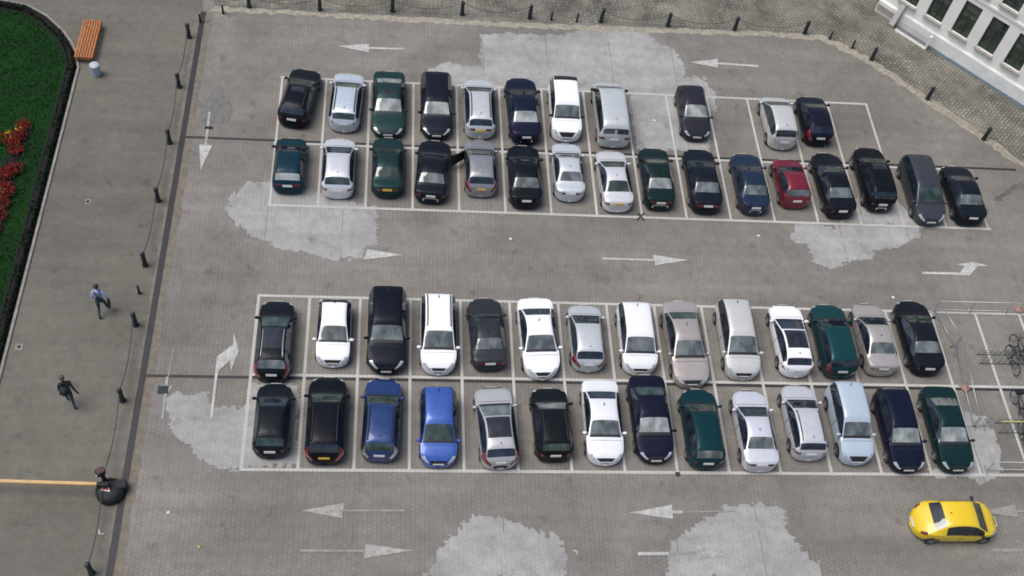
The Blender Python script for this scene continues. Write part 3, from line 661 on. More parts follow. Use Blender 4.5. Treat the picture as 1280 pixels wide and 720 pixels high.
def bicycle(label, c, rz, colr, basket=0):
    o = empty('bicycle', c, rz); tag(o, label, 'bicycle', 'bicycles in the racks'); r = .34; wb = 1.06; fm = simple('bike_frame', colr, .35)
    for y in (-wb/2, wb/2):
        w = MB().tube([(0, y+r*math.cos(q), r+r*math.sin(q)) for q in np.linspace(0, 2*math.pi, 25)[:-1]], .028, 6, closed=True).build('wheel', M['tyre'], o, True)
        s = MB()
        for q in np.linspace(0, math.pi, 7)[:-1]: s.tube([(0, y-r*math.cos(q), r-r*math.sin(q)), (0, y+r*math.cos(q), r+r*math.sin(q))], .003, 4)
        s.tube([(0, y+.31*math.cos(q), r+.31*math.sin(q)) for q in np.linspace(0, 2*math.pi, 25)[:-1]], .010, 4, closed=True)
        s.build('rim', M['rim'], w)
    f = MB(); bb = (0, -.08, .28); st_ = (0, -.22, .78); hd_ = (0, .34, .80); h2 = (0, .37, .62)
    for a, b in ((bb, st_), (bb, h2), ((0, -.20, .70), hd_), (hd_, h2)): f.tube([a, b], .024, 6)
    for sx in (.05, -.05): f.tube([bb, (sx, -wb/2, r)], .010, 5); f.tube([(0, -.2, .68), (sx, -wb/2, r)], .009, 5); f.tube([h2, (sx, .45, .5), (sx, wb/2, r)], .012, 5)
    f.build('frame', fm, o)
    MB().tube([(-.29, .20, .98), (-.24, .30, 1.0), (0, .33, .97), (.24, .30, 1.0), (.29, .20, .98)], .014, 6).build('handlebar', M['trim'], o)
    MB().tube([(0, .335, .80), (0, .33, .97)], .014, 6).build('stem', M['trim'], o)
    MB().add([(-.075, -.36, .87), (.075, -.36, .87), (.03, -.08, .87), (-.03, -.08, .87), (-.085, -.37, .83), (.085, -.37, .83), (.03, -.07, .84), (-.03, -.07, .84)], [(0, 1, 2, 3), (4, 7, 6, 5), (0, 4, 5, 1), (1, 5, 6, 2), (2, 6, 7, 3), (3, 7, 4, 0)]).build('saddle', M['trim'], o)
    MB().tube([(0, -.22, .76), (0, -.23, .85)], .013, 6).build('seat_post', M['steel'], o)
    MB().lathe([(.09, -.008), (.09, .008)], c=(.05, -.08, .28), n=16, M=Matrix.Rotation(math.pi/2, 4, 'Y')).build('chainring', M['steel'], o)
    for sx, sy in ((.09, .17), (-.09, -.17)): MB().box((sx, -.08+sy, .28), (.09, .08, .02)).tube([(sx*.55, -.08, .28), (sx*.6, -.08+sy, .28)], .010, 5).build('pedal', M['trim'], o)
    for y in (-wb/2,): MB().tube([(0, y+.375*math.cos(q), r+.375*math.sin(q)) for q in np.linspace(.5, 2.6, 9)], .022, 5).build('mudguard', M['trim'], o)
    if basket: MB().box((0, .52, .88), (.36, .28, .24), bev=.03).build('basket', M['trim'], o)
    MB().tube([(.02, -.1, .28), (.16, -.16, .01)], .009, 5).build('kickstand', M['steel'], o)
bicycle('black bicycle in the upper rack with a wheel pointing towards us', at(1262, 455), R(183), (.012, .013, .015))
bicycle('dark bicycle at the right edge, in the upper rack', at(1282, 459), R(176), (.03, .05, .05))
bicycle('black bicycle standing inside the upper rack, its handlebar over the hoops', at(1270, 441), R(12), (.010, .012, .014))
bicycle('dark bicycle with a black basket at the upper side of the lower rack', at(1270, 512), R(8), (.012, .016, .018), 1)
bicycle('dark bicycle leaning across the lower rack at the right edge', at(1279, 528), R(-20), (.015, .02, .02))
bicycle('dark green bicycle on the lower side of the lower rack', at(1276, 551), R(176), (.012, .045, .04))

# ------------------------------------------------------------------ white building at the upper right
b0 = at(1165, 57); b1 = at(1280, 130); ang = math.atan2(b1[1]-b0[1], b1[0]-b0[0])
bd = empty('white_building', b0, ang); tag(bd, 'white rendered building with dark green framed windows at the upper right', 'building')
S1, S2, HT = -4.4, 24., 9.6; PIT, WW = 1.89, 1.16
wc = [1.13+PIT*k for k in range(-2, 12)]
FLO = [(1.70, 4.12), (5.12, 7.6)]
wall = MB(); T_ = .45
def wbox(s0, s1, z0, z1, y0=0., y1=T_, mb=wall): mb.box(((s0+s1)/2, (y0+y1)/2, (z0+z1)/2), (s1-s0, y1-y0, z1-z0))
lv = [.95, 1.70, 4.12, 5.12, 7.6, HT]
for z0, z1 in ((.95, 1.70), (4.12, 5.12), (7.6, HT)): wbox(S1, S2, z0, z1)
for z0, z1 in FLO:
    prev = S1
    for c in wc: wbox(prev, c-WW/2, z0, z1); prev = c+WW/2
    wbox(prev, S2, z0, z1)
wall.build('wall', M['white'], bd)
pb = MB(); wbox(S1, S2, 0, .90, -.14, T_, pb); wbox(S1, S2, .90, .948, -.10, T_, pb); pb.build('plinth', M['plinth'], bd)
mb = MB(); wbox(S1, S2, 4.50, 4.66, -.07, -.002, mb); mb.build('string_course', M['white'], bd)
mb = MB(); wbox(S1, S2, HT, HT+.25, -.35, T_, mb); wbox(S1, S2, HT-.25, HT-.002, -.2, -.002, mb); mb.build('cornice', M['white'], bd)
mb = MB(); wbox(S1, S2, 0, HT-.1, 10, 10.4, mb); wbox(S1, S1+.4, 0, HT-.1, T_, 10, mb); wbox(S2-.4, S2, 0, HT-.1, T_, 10, mb); mb.build('back_walls', M['white'], bd)
mb = MB(); mb.add([(S1-.2, -.4, HT+.25), (S2+.2, -.4, HT+.25), (S2-4, 5.2, HT+3.4), (S1+4, 5.2, HT+3.4), (S1-.2, 10.8, HT+.25), (S2+.2, 10.8, HT+.25)], [(0, 1, 2, 3), (5, 4, 3, 2), (4, 0, 3), (1, 5, 2), (0, 4, 5, 1)]); mb.build('roof', simple('roof_tiles', (.16, .08, .06), .8, 0, .25, 3), bd)
def window(c, z0, z1, blind):
    f = MB(); fw = .075; y = .17
    for s0, s1, a, b in ((c-WW/2, c+WW/2, z0, z0+fw), (c-WW/2, c+WW/2, z1-fw, z1), (c-WW/2, c-WW/2+fw, z0+fw, z1-fw), (c+WW/2-fw, c+WW/2, z0+fw, z1-fw), (c-.035, c+.035, z0+fw, z1-.72), (c-WW/2+fw, c+WW/2-fw, z1-.72, z1-.64)): f.box(((s0+s1)/2, y, (a+b)/2), (s1-s0, .09, b-a))
    o = f.build('window', M['winframe'], bd)
    mk('pane', [(c-WW/2+.04, y+.03, z0+.04), (c+WW/2-.04, y+.03, z0+.04), (c+WW/2-.04, y+.03, z1-.04), (c-WW/2+.04, y+.03, z1-.04)], [(0, 1, 2, 3)], M['pane'], o)
    MB().box((c, -.035, z0-.05), (WW+.14, .33, .085), bev=.012).build('sill', M['sill'], o)
    if blind: MB().box((c, y+.012, z0+.55*(z1-z0)+(z1-z0)*.2), (WW-.2, .012, (z1-z0)*.42)).build('blind', M['blind'], o)
M['blind'] = simple('drawn_grey_blind', (.085, .095, .075), .8, 0, .2, 3)
for i, c in enumerate(wc):
    for z0, z1 in FLO: window(c, z0, z1, (i*7+int(z0)) % 3 != 1)
gb = [(Matrix.Translation(b0) @ Matrix.Rotation(ang, 4, 'Z') @ Vector(p)) for p in ((.1, -.46, 0), (24, -.46, 0), (24, -.14, 0), (.1, -.14, 0))]
sheet('stone_gutter', [(p.x, p.y) for p in gb], .014, M['gutter'])
# basement railing, light well, stair wall and rounded pier at the left of the facade
Mi = (Matrix.Translation(b0) @ Matrix.Rotation(ang, 4, 'Z')).inverted()
ra, rb = Mi @ Vector(at(1119.5, 38.5)), Mi @ Vector(at(1156, 61))
Mw = Matrix.Translation(b0) @ Matrix.Rotation(ang, 4, 'Z')
ry_ = (ra.y+rb.y)/2
rl = empty('basement_railing', Mw @ Vector((ra.x, ry_, 0)), ang); tag(rl, 'pale metal railing of thin upright bars along the foot of the white building', 'railing')
ll = rb.x-ra.x
pm2 = simple('pale_grey_metal', (.50, .52, .54), .45, .3, .12)
MB().box((ll/2, 0, .06), (ll+.1, .16, .12)).build('kerb', M['white'], rl); MB().box((ll/2, 0, .80), (ll, .05, .04)).build('top_rail', pm2, rl); MB().box((ll/2, 0, .17), (ll, .04, .03)).build('bottom_rail', pm2, rl)
for k in range(21): MB().tube([(ll*k/20, 0, .12), (ll*k/20, 0, .80)], .014, 6).build('bar', pm2, rl)
MB().box((ll+.02, 0, .5), (.12, .12, 1.0), bev=.015).box((ll+.02, 0, 1.03), (.17, .17, .06)).build('post', M['plinth'], rl)
MB().box((ll+.02, (-ry_-.14)/2, .80), (.05, -ry_-.14-.1, .04)).build('return_rail', pm2, rl)
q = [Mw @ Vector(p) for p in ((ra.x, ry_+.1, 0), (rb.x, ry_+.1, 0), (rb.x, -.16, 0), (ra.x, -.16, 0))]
sheet('light_well_shade', [(p.x, p.y) for p in q], .016, simple('shaded_well_stone', (.13, .135, .14), .9, 0, .25, 4))  # flat dark sheet, the shade of the pit put into its colour
sa = Mi @ Vector(at(1113, 33.5))
sw2 = empty('stair_wall', Mw @ Vector((sa.x, sa.y, 0)), ang); tag(sw2, 'sloping stair side wall with a pale coping beside the basement railing', 'stair wall')
dl_ = -sa.y-.15
wv = MB(); 
for x0, x1, o0, mi in ((-.14, .14, 0, 0),):
    P = [(0, 0), (dl_, 0), (dl_, 1.55), (0, .12)]
    wv.add([(x, y, z) for x in (x0, x1) for y, z in P], [(0, 1, 2, 3), (7, 6, 5, 4), (0, 4, 5, 1), (1, 5, 6, 2), (2, 6, 7, 3), (3, 7, 4, 0)])
wv.build('wall', simple('grey_stair_stone', (.28, .28, .27), .85, 0, .2, 3), sw2)
M['plate_stone'] = simple('pale_coping_stone', (.46, .45, .42), .85, 0, .12, 3)
sl = math.hypot(dl_, 1.43); MB().box((0, dl_/2, .875), (.34, sl, .07), 0, 0, math.atan2(1.43, dl_)).build('coping', M['plate_stone'], sw2)
stp = empty('entrance_steps', Mw @ Vector((sa.x-.85, sa.y+.25, 0)), ang); tag(stp, 'grey stone steps rising to the white building beside the sloping stair wall', 'steps')
n_ = 4
for k in range(n_): MB().box((0, .12+k*.33+(dl_-.25-k*.33-.12)/2, .075+.16*k), (1.35, dl_-.25-k*.33-.12, .15+.002*k), bev=.01).build('step', M['sill'], stp)
pc = at(1112.5, 1.5)
pi_ = empty('rounded_pier', pc); tag(pi_, 'rounded white pier at the top edge of the picture, left of the stair wall', 'pier')
MB().lathe([(.80, 0), (.80, .55), (.74, .60), (.70, .62), (.70, 4.4), (.78, 4.45), (.78, 4.7), (.2, 4.9)], n=32).build('shaft', M['white'], pi_, False)
MB().lathe([(.86, 0), (.86, .20), (.81, .24)], n=32).build('base', M['gutter'], pi_)
import math
# ------------------------------------------------------------------ car bodies
# every car body is one lofted shell: a side profile (top line) swept by rounded cross sections.
# profile rows: (fraction of length from the nose, height).  cut = control indices of
# cowl, windscreen head, rear-window head, rear-window foot
PROFILES = {
 'hatch': dict(H=1.46, zb=(.90, .98), cut=(5, 6, 9, 10), tum=.20, win=(.27, .53, .75, .90), sp=((0, .36), (.003, .50), (.022, .64), (.08, .76), (.16, .85), (.27, .95), (.475, 1.36), (.56, 1.46), (.74, 1.46), (.87, 1.38), (.955, 1.0), (.982, .86), (.996, .62), (1, .38))),
 'estate': dict(H=1.48, zb=(.90, .96), cut=(5, 6, 9, 10), tum=.20, win=(.27, .51, .70, .93), sp=((0, .36), (.003, .50), (.02, .64), (.07, .76), (.15, .84), (.265, .93), (.43, 1.36), (.50, 1.45), (.72, 1.48), (.905, 1.40), (.968, 1.0), (.985, .86), (.997, .62), (1, .38))),
 'sedan': dict(H=1.42, zb=(.88, .95), cut=(5, 6, 8, 9), tum=.22, win=(.29, .50, .68, .82), sp=((0, .36), (.003, .50), (.02, .62), (.07, .74), (.16, .83), (.285, .92), (.455, 1.33), (.52, 1.42), (.68, 1.38), (.835, 1.02), (.90, .985), (.965, .96), (.988, .86), (.997, .62), (1, .38))),
 'coupe': dict(H=1.38, zb=(.88, .96), cut=(5, 6, 8, 9), tum=.25, win=(.31, .56, .70, .83), sp=((0, .36), (.003, .50), (.02, .62), (.07, .74), (.16, .83), (.30, .91), (.47, 1.28), (.54, 1.38), (.67, 1.35), (.86, 1.02), (.92, .985), (.968, .95), (.988, .86), (.997, .62), (1, .38))),
 'suv': dict(H=1.72, zb=(1.05, 1.12), cut=(5, 6, 9, 10), tum=.19, win=(.28, .52, .73, .93), sp=((0, .42), (.003, .60), (.015, .80), (.05, .93), (.14, 1.02), (.275, 1.10), (.42, 1.58), (.49, 1.70), (.72, 1.72), (.915, 1.64), (.965, 1.15), (.985, 1.02), (.997, .72), (1, .42))),
 'mpv': dict(H=1.62, zb=(.95, 1.03), cut=(5, 6, 9, 10), tum=.18, win=(.21, .47, .70, .93), sp=((0, .36), (.003, .50), (.022, .66), (.07, .80), (.13, .89), (.215, .99), (.41, 1.50), (.49, 1.60), (.74, 1.62), (.91, 1.52), (.968, 1.05), (.985, .88), (.997, .62), (1, .38))),
 'smallvan': dict(H=1.80, zb=(1.02, 1.08), cut=(5, 6, 9, 10), tum=.12, win=(.25, .48, .72, .95), sp=((0, .40), (.003, .55), (.018, .74), (.07, .88), (.14, .97), (.245, 1.07), (.39, 1.62), (.46, 1.78), (.74, 1.81), (.955, 1.74), (.985, 1.12), (.992, .90), (.998, .62), (1, .40))),
 'van': dict(H=1.95, zb=(1.08, 1.12), cut=(4, 5, 8, 9), tum=.11, win=(.19, .40, .66, .95), sp=((0, .40), (.003, .60), (.02, .84), (.08, 1.00), (.16, 1.12), (.29, 1.72), (.36, 1.93), (.70, 1.96), (.955, 1.88), (.985, 1.15), (.992, .90), (.998, .62), (1, .40))),
 'bubble': dict(H=1.50, zb=(.90, .92), cut=(5, 6, 9, 10), tum=.24, win=(.245, .47, .58, .70), sp=((0, .32), (.003, .44), (.025, .60), (.08, .78), (.14, .88), (.20, .95), (.335, 1.38), (.42, 1.48), (.56, 1.50), (.69, 1.42), (.845, 1.04), (.90, .93), (.955, .76), (.99, .55), (1, .34))),
}

def chaikin(P, n=2):
    P = np.asarray(P, float)
    for _ in range(n):
        Q = [P[0]]
        for a, b in zip(P[:-1], P[1:]):
            Q.append(.75*a + .25*b); Q.append(.25*a + .75*b)
        Q.append(P[-1]); P = np.array(Q)
    return P

class Shell:
    """Lofted car body in car space: nose towards +Y, wheels on z = 0."""
    def __init__(s, kind, L, W, H=None, var=0.):
        pr = PROFILES[kind]; s.var = var
        if var:   # no two models alike: cabin a little further forward or back, nose rounder or squarer
            j = .022*math.sin(var*2.3); mv = lambda d: d+j*math.sin(math.pi*min(1, max(0, d)))
            pr = dict(pr, sp=tuple((mv(d), z) for d, z in pr['sp']), win=tuple(mv(d) for d in pr['win']), tum=pr['tum']*(1+.14*math.sin(var*3.7)))
        s.kind = kind; s.L = L; s.W = W; s.pr = pr
        H = H or pr['H']*(1+(.022*math.sin(var*5.1) if var else 0)); s.H = H; k = H / pr['H']
        sp = [(d*L, (z if z < .7 else .7 + (z-.7)*(H-.7)/(pr['H']-.7)), i) for i, (d, z) in enumerate(pr['sp'])]
        c = chaikin(sp, 2)
        # denser along the shell
        s.d, s.T, s.u = c[:, 0], c[:, 1], c[:, 2]
        s.zb = [.7 + (z-.7)*(H-.7)/(pr['H']-.7) for z in pr['zb']]
        s.secs = np.array([s.section(d, T) for d, T in zip(s.d, s.T)])   # n, m, 3 -> x, z, tau
    def w(s, d):
        R1, R2 = (.20*s.L, .15*s.L) if s.kind != 'bubble' else (.36*s.L, .30*s.L)
        n1, n2 = (2.7+.45*math.sin(s.var*1.9), 3.2+.5*math.sin(s.var*4.3)) if s.kind != 'bubble' else (2.5, 2.7)
        w = s.W/2
        if s.kind in ('van', 'smallvan'): R1, R2, n1, n2 = .16*s.L, .06*s.L, 3., 4.
        if d < R1: w *= (1-(1-max(d, 0)/R1)**n1)**(1/n1)
        e = s.L - d
        if e < R2: w *= (1-(1-max(e, 0)/R2)**n2)**(1/n2)
        return w
    def section(s, d, T):
        w = s.w(d); f = d/s.L; zb = s.zb[0] + (s.zb[1]-s.zb[0])*min(1, max(0, (f-.25)/.6))
        g = min(1, max(0, (T-zb-.02)/(s.H-zb)))
        zs = .165 if s.kind not in ('suv', 'van') else .24
        bt = min(zb, T-.045) if T > .5 else T-.03
        h = bt - zs
        cx = s.pr['tum']
        P4 = (w*.965, bt)
        ed = (w*(.90 - cx*g**.8), T-.035-.05*g)
        l = lambda t: (P4[0]+(ed[0]-P4[0])*t, P4[1]+(ed[1]-P4[1])*t)
        C = [(0, zs), (w*.90, zs), (w*.975, zs+h*.16), (w*1.0, zs+h*.45), (w*.995, zs+h*.80), P4, l(.13), l(.86), ed, (ed[0]*.86, T-.015-.012*g), (ed[0]*.45, T-.002), (0, T)]
        return chaikin([(x, z, i) for i, (x, z) in enumerate(C)], 2)
    # tau: 0 centre bottom, 3 widest, 5 belt, 6..7 side glass, 8 roof edge, 11 centre top
    def P(s, u, tau, side=1):
        i = int(np.searchsorted(s.u, u)); i = min(max(i, 1), len(s.u)-1)
        a = (u-s.u[i-1])/max(1e-9, s.u[i]-s.u[i-1]); a = min(1, max(0, a))
        r = []
        for k in (i-1, i):
            S = s.secs[k]; r.append((np.interp(tau, S[:, 2], S[:, 0]), np.interp(tau, S[:, 2], S[:, 1])))
        x = r[0][0]*(1-a)+r[1][0]*a; z = r[0][1]*(1-a)+r[1][1]*a; d = s.d[i-1]*(1-a)+s.d[i]*a
        return np.array((side*x, s.L/2-d, z))
    def ud(s, f):                     # profile parameter at a fraction of the length
        return float(np.interp(f*s.L, s.d, s.u))
    def uz(s, z, rear=False):         # profile parameter where the top line passes height z
        n = len(s.u)//2
        if rear: return float(np.interp(z, s.T[n:][::-1], s.u[n:][::-1]))
        return float(np.interp(z, s.T[:n], s.u[:n]))
    def N(s, u, tau, side):
        e = .03
        a = s.P(u+e, tau, 1)-s.P(u-e, tau, 1); b = s.P(u, tau+e, 1)-s.P(u, tau-e, 1)
        n = np.cross(b, a); l = np.linalg.norm(n)
        if l < 1e-9: return np.array((0, 0, 1.))
        n = n/l
        if n[2] < -.2 or n[0] < -.3: n = -n
        n[0] *= side; return n
    def body(s):
        n, m = s.secs.shape[:2]; V = []; F = []
        for i in range(n):
            S = s.secs[i]
            row = [(x, s.L/2-s.d[i], z) for x, z, t in S] + [(-x, s.L/2-s.d[i], z) for x, z, t in S[-2:0:-1]]
            V += row
        M = 2*m-2
        for i in range(n-1):
            for j in range(M):
                k = (j+1) % M
                F.append((i*M+j, i*M+k, (i+1)*M+k, (i+1)*M+j))
        F.append(tuple(range(M))[::-1]); F.append(tuple((n-1)*M+j for j in range(M)))
        return V, F
    def patch(s, u0, u1, t0, t1, side=1, off=.006, nu=8, nt=8, both=False, fn=None):
        """A piece of the shell's surface, lifted by off. both: mirror across the centre line."""
        V = []; F = []
        taus = [(t, 1) for t in np.linspace(t0, t1, nt+1)]
        if both: taus = [(t, 1) for t in np.linspace(t0, 11, nt+1)] + [(t, -1) for t in np.linspace(11, t0, nt+1)[1:]]
        else: taus = [(t, side) for t, _ in taus]
        K = len(taus)
        for i in range(nu+1):
            for j, (t, sd) in enumerate(taus):
                u = u0+(u1-u0)*i/nu
                tt = t
                if fn: u, tt = fn(i/nu, j/(K-1), u, t)
                tt = min(tt, 10.999)
                p = s.P(u, tt if t < 11 else 11, sd) + s.N(u, min(tt, 10.9), sd)*off
                if t >= 11: p[0] = 0
                V.append(tuple(p))
        for i in range(nu):
            for j in range(K-1):
                F.append((i*K+j, i*K+j+1, (i+1)*K+j+1, (i+1)*K+j))
        return V, F
    def side_x(s, y, z):
        u = s.ud((s.L/2-y)/s.L); i = min(max(int(np.searchsorted(s.u, u)), 1), len(s.u)-1)
        S = s.secs[i]; k = int(np.argmax(S[:, 2] > 6))
        return float(np.interp(z, S[4:k, 1], S[4:k, 0]))
    def rear_patch(s, x0, x1, z0, z1, side, off=.012, nx=7, nz=3):
        """Patch seen square-on from behind (tail lamps): x as a share of the half width."""
        V = []; F = []
        for i in range(nz+1):
            for j in range(nx+1):
                z = z0+(z1-z0)*i/nz; x = (x0+(x1-x0)*j/nx)*s.W/2; a, b = .80*s.L, s.L-1e-4
                for _ in range(26):
                    m = (a+b)/2
                    if np.interp(m, s.d, s.T)-.02 >= z and s.side_x(s.L/2-m, z) >= x: a = m
                    else: b = m
                k = (j/nx)**2
                V.append((side*(x+off*k), s.L/2-a-off*(1-.5*k), z))
        for i in range(nz):
            for j in range(nx): F.append((i*(nx+1)+j, i*(nx+1)+j+1, (i+1)*(nx+1)+j+1, (i+1)*(nx+1)+j))
        return V, F
# ------------------------------------------------------------------ cars
_paints = {}
def paint_of(c, metal):
    k = (c, metal)
    if k not in _paints: _paints[k] = paint('car_paint', c, metal)
    return _paints[k]
_wheel = {}
def wheel_mesh():
    if not _wheel:
        Mx = Matrix.Rotation(math.pi/2, 4, 'Y')
        a = MB().lathe([(.17, -.10), (.29, -.105), (.315, -.08), (.32, 0), (.315, .08), (.29, .105), (.17, .10)], n=20, M=Mx)
        t = a.build('wheel', M['tyre'], None, True)
        b = MB()
        b.lathe([(.205, .06), (.205, .104), (.19, .108), (.18, .09)], n=20, M=Mx)
        for k in range(5):
            q = k*2*math.pi/5
            b.box((.096, math.cos(q)*.10, math.sin(q)*.10), (.02, .055, .19), 0, 0, q-math.pi/2)
        b.lathe([(.05, .08), (.05, .108), (.02, .112)], n=10, M=Mx)
        r = b.build('rim', M['rim'])
        _wheel['t'] = t.data; _wheel['r'] = r.data
        bpy.data.objects.remove(t); bpy.data.objects.remove(r)
    return _wheel['t'], _wheel['r']

NAMES = dict(hatch='hatchback', estate='estate_car', sedan='sedan', coupe='sedan', suv='off_road_car', mpv='minivan', smallvan='small_van', van='van', bubble='rounded_small_car')
CATS = dict(hatch='car', estate='car', sedan='car', coupe='car', suv='car', mpv='minivan', smallvan='van', van='van', bubble='car')

def make_car(kind, x, y, L, W, deg, c, label, metal=0., ws='g_mid', rw='g_mid', sw='g_dark', rails=None, sunroof=0, glassroof=0, chrome=0, strip=0, yplate=0,
             tail='corner', tailmat='tail', darkbump=0, spoiler=0, open_door=0, group='cars parked in the marked bays', H=None, rearpanel=0, blackmirror=0, bars=0, rw_w=None, ant=1, doors=4, var=0.):
    S = Shell(kind, L, W, H, var); pr = S.pr; pm = paint_of(c, metal)
    o = empty(NAMES[kind], (x, y, 0), R(deg))
    tag(o, label, CATS[kind], group)
    c0, c1, c2, c3 = pr['cut']
    V, F_ = S.body(); b = MB().add(V, F_, 0)
    hood0, hood1 = S.uz(.66 if kind not in ('suv', 'van') else .84), c0-.42
    wd = pr['win']
    g = .35
    # gaps round the bonnet, the doors and the boot, then the panels themselves
    b.add(*S.patch(hood0-.05, hood1+.04, 8.0, 11, off=.002, both=True, nu=10, nt=5), 1)
    d0, d1, d2, d3 = wd
    dl = [(d0-.005, d1), (d1, d2 if kind not in ('van', 'smallvan') else d2)] if doors == 4 else [(d0-.005, d1+.04)]
    for sd in (1, -1):
        for a, e in dl: b.add(*S.patch(S.ud(a), S.ud(e), 1.6, 5.25, sd, .002, 8, 6), 1)
    if rearpanel: b.add(*S.patch(c2-.6, c2+.1, 8.2, 11, off=.006, both=True), 1)
    body = b.build('body', [pm, M['seam']], o, True)
    mk('bonnet', *S.patch(hood0, hood1, 8.15, 11, off=.005, both=True, nu=10, nt=5), pm, o, True)
    for sd in (1, -1):
        for k, (a, e) in enumerate(dl):
            e2 = .005
            V, F_ = S.patch(S.ud(a+e2), S.ud(e-e2), 1.8, 5.05, sd, .005, 8, 6)
            if open_door and sd == -1 and k == 0:
                # swung out on its front hinge
                piv = S.P(S.ud(a), 3, sd); th = R(open_door); cs, sn = math.cos(th), math.sin(th)
                inner = [(p[0]*.985+.06, p[1], p[2]) for p in V]; n = len(V)
                topV, topF = S.patch(S.ud(a+.03), S.ud(e-.005), 5.5, 7.4, sd, .0, 6, 3)
                rotp = lambda p: (piv[0]+(p[0]-piv[0])*cs-(p[1]-piv[1])*sn, piv[1]+(p[0]-piv[0])*sn+(p[1]-piv[1])*cs, p[2])
                d = MB().add([rotp(p) for p in V], F_, 0).add([rotp(p) for p in inner], [f[::-1] for f in F_], 1)
                door = d.build('door', [pm, M['trim']], o, True)
                mk('side_window', [rotp(p) for p in topV], topF, M[sw], door, True)
                b2 = S.patch(S.ud(a+.01), S.ud(e-.01), 1.9, 7.2, sd, .007, 8, 8); mk('door_opening', *b2, M['trim'], o, True)
                continue
            mk('door', V, F_, pm, o, True)
    # boot lid / tailgate
    if kind in ('sedan', 'coupe', 'bubble'): mk('boot_lid', *S.patch(c3+.35, S.uz(.74, True), 8.2, 11, off=.004, both=True), pm, o, True)
    else: mk('tailgate', *S.patch(c3+.25, S.uz(.62, True), 7.0, 11, off=.004, both=True), pm, o, True)
    # glass
    def round_fn(u0, u1, tc):
        # pull the corners of the pane in a little
        def fn(a, bb, u, t):
            e = abs(2*bb-1)
            return (u + (u1-u0)*.05*(e**4)*(1 if a < .5 else -1)*(abs(2*a-1)), t)
        return fn
    u0, u1 = c0+.02, c1-.02
    fl = 8.45
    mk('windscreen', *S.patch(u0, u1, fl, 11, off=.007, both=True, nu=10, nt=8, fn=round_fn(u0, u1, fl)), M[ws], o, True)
    mk('cowl', *S.patch(c0-.14, c0+.06, 8.35, 11, off=.0085, both=True, nu=3, nt=6), M['trim'], o, True)
    if kind == 'van': r0, r1, rf = c2+.35, c3-.12, 8.5
    else: r0, r1, rf = c2+.12, c3-.05, 8.5 if kind not in ('estate', 'hatch', 'mpv', 'suv', 'smallvan') else 8.35
    if rw_w: rf = rw_w
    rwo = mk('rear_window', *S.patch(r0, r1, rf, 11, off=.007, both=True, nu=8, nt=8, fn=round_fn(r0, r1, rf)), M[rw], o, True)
    if kind == 'van':
        mk('window_bar', *S.patch(r0-.02, r1+.02, 10.85, 11, off=.011, both=True, nu=4, nt=2), pm, o, True)
    spans = [(d0+.010, d1-.004), (d1+.004, d2-.004)]
    if d3-d2 > .07: spans.append((d2+.004, d3-.010))
    for sd in (1, -1):
        if not (open_door and sd == -1): mk('window_surround', *S.patch(S.ud(d0), S.ud(d3), 5.45, 7.75, sd, .004, 16, 6), M['trim'], o, True)
        else: mk('window_surround', *S.patch(S.ud(d1), S.ud(d3), 5.45, 7.75, sd, .004, 12, 6), M['trim'], o, True)
        for k, (a, e) in enumerate(spans):
            if open_door and sd == -1 and k == 0: continue
            last = k == len(spans)-1
            def fn(p, q, u, t, last=last, k=k):
                # front pane leans back with the windscreen, last pane leans forward with the tail
                if last: t = t + (p**3)*(q < .5)*0
                return u, t
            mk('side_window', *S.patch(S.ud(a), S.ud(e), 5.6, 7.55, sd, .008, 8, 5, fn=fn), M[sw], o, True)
        if chrome: mk('window_trim', *S.patch(S.ud(d0), S.ud(d3), 5.25, 5.55, sd, .013, 14, 1), M['chrome'], o, True)
    # lights
    hz = .60 if kind not in ('suv', 'van', 'smallvan') else .74
    hl1 = S.ud(.078 if kind != 'bubble' else .11)
    for sd in (1, -1):
        mk('headlight', *S.patch(S.uz(hz-.02), hl1, 5.0, 8.8, sd, .010, 6, 8), M['head'], o, True)
        if tail == 'tall': ta = S.patch(c3-.75, S.uz(.70, True), 3.6, 7.8, sd, .010, 6, 8)
        else:
            zt = {'sedan': .86, 'coupe': .86, 'van': 1.02, 'smallvan': 1.0, 'suv': .98}.get(kind, .88)
            ta = S.rear_patch(.34 if tail == 'wide' else .62, .975, zt-(.13 if tail == 'wide' else .17), zt, sd)
        if kind == 'bubble': ta = S.patch(S.ud(.90), S.ud(.955), 4.3, 8.3, sd, .010, 6, 8)
        mk('tail_light', *ta, M[tailmat], o, True)
    mk('grille', *S.patch(S.uz(.52), S.uz(hz+.06), 9.2 if kind != 'bubble' else 10, 11, off=.009, both=True, nu=4, nt=6), M['trim'], o, True)
    mk('air_intake', *S.patch(S.uz(.385), S.uz(.455), 8.6, 11, off=.009, both=True, nu=3, nt=6), M['trim'], o, True)
    if kind != 'bubble':
        cm = M['trim']
        mk('rear_bumper', *S.patch(S.uz(.56, True), S.uz(.42, True), 3.2, 11, off=.012, both=True, nu=4, nt=8), cm if darkbump else pm, o, True)
        mk('front_bumper', *S.patch(S.uz(.46), S.uz(.56), 4., 11, off=.007, both=True, nu=3, nt=8), cm if darkbump else pm, o, True)
    if strip: mk('bumper_strip', *S.patch(S.uz(.64, True), S.uz(.575, True), 3.4, 11, off=.016, both=True, nu=2, nt=8), M['chrome'], o, True)
    # number plates
    pf = S.P(S.uz(.50), 11); mbp = MB().box((0, pf[1]+.022, .50), (.50, .02, .11)); mbp.build('number_plate', M['plate'], o)
    zr = .80 if kind in ('sedan', 'coupe') and not strip else (.76 if kind not in ('van', 'suv', 'smallvan') else .84)
    if kind == 'bubble': zr = .47
    ur = S.uz(zr, True); pf = S.P(ur, 11); nn = S.N(ur, 10.9, 1)
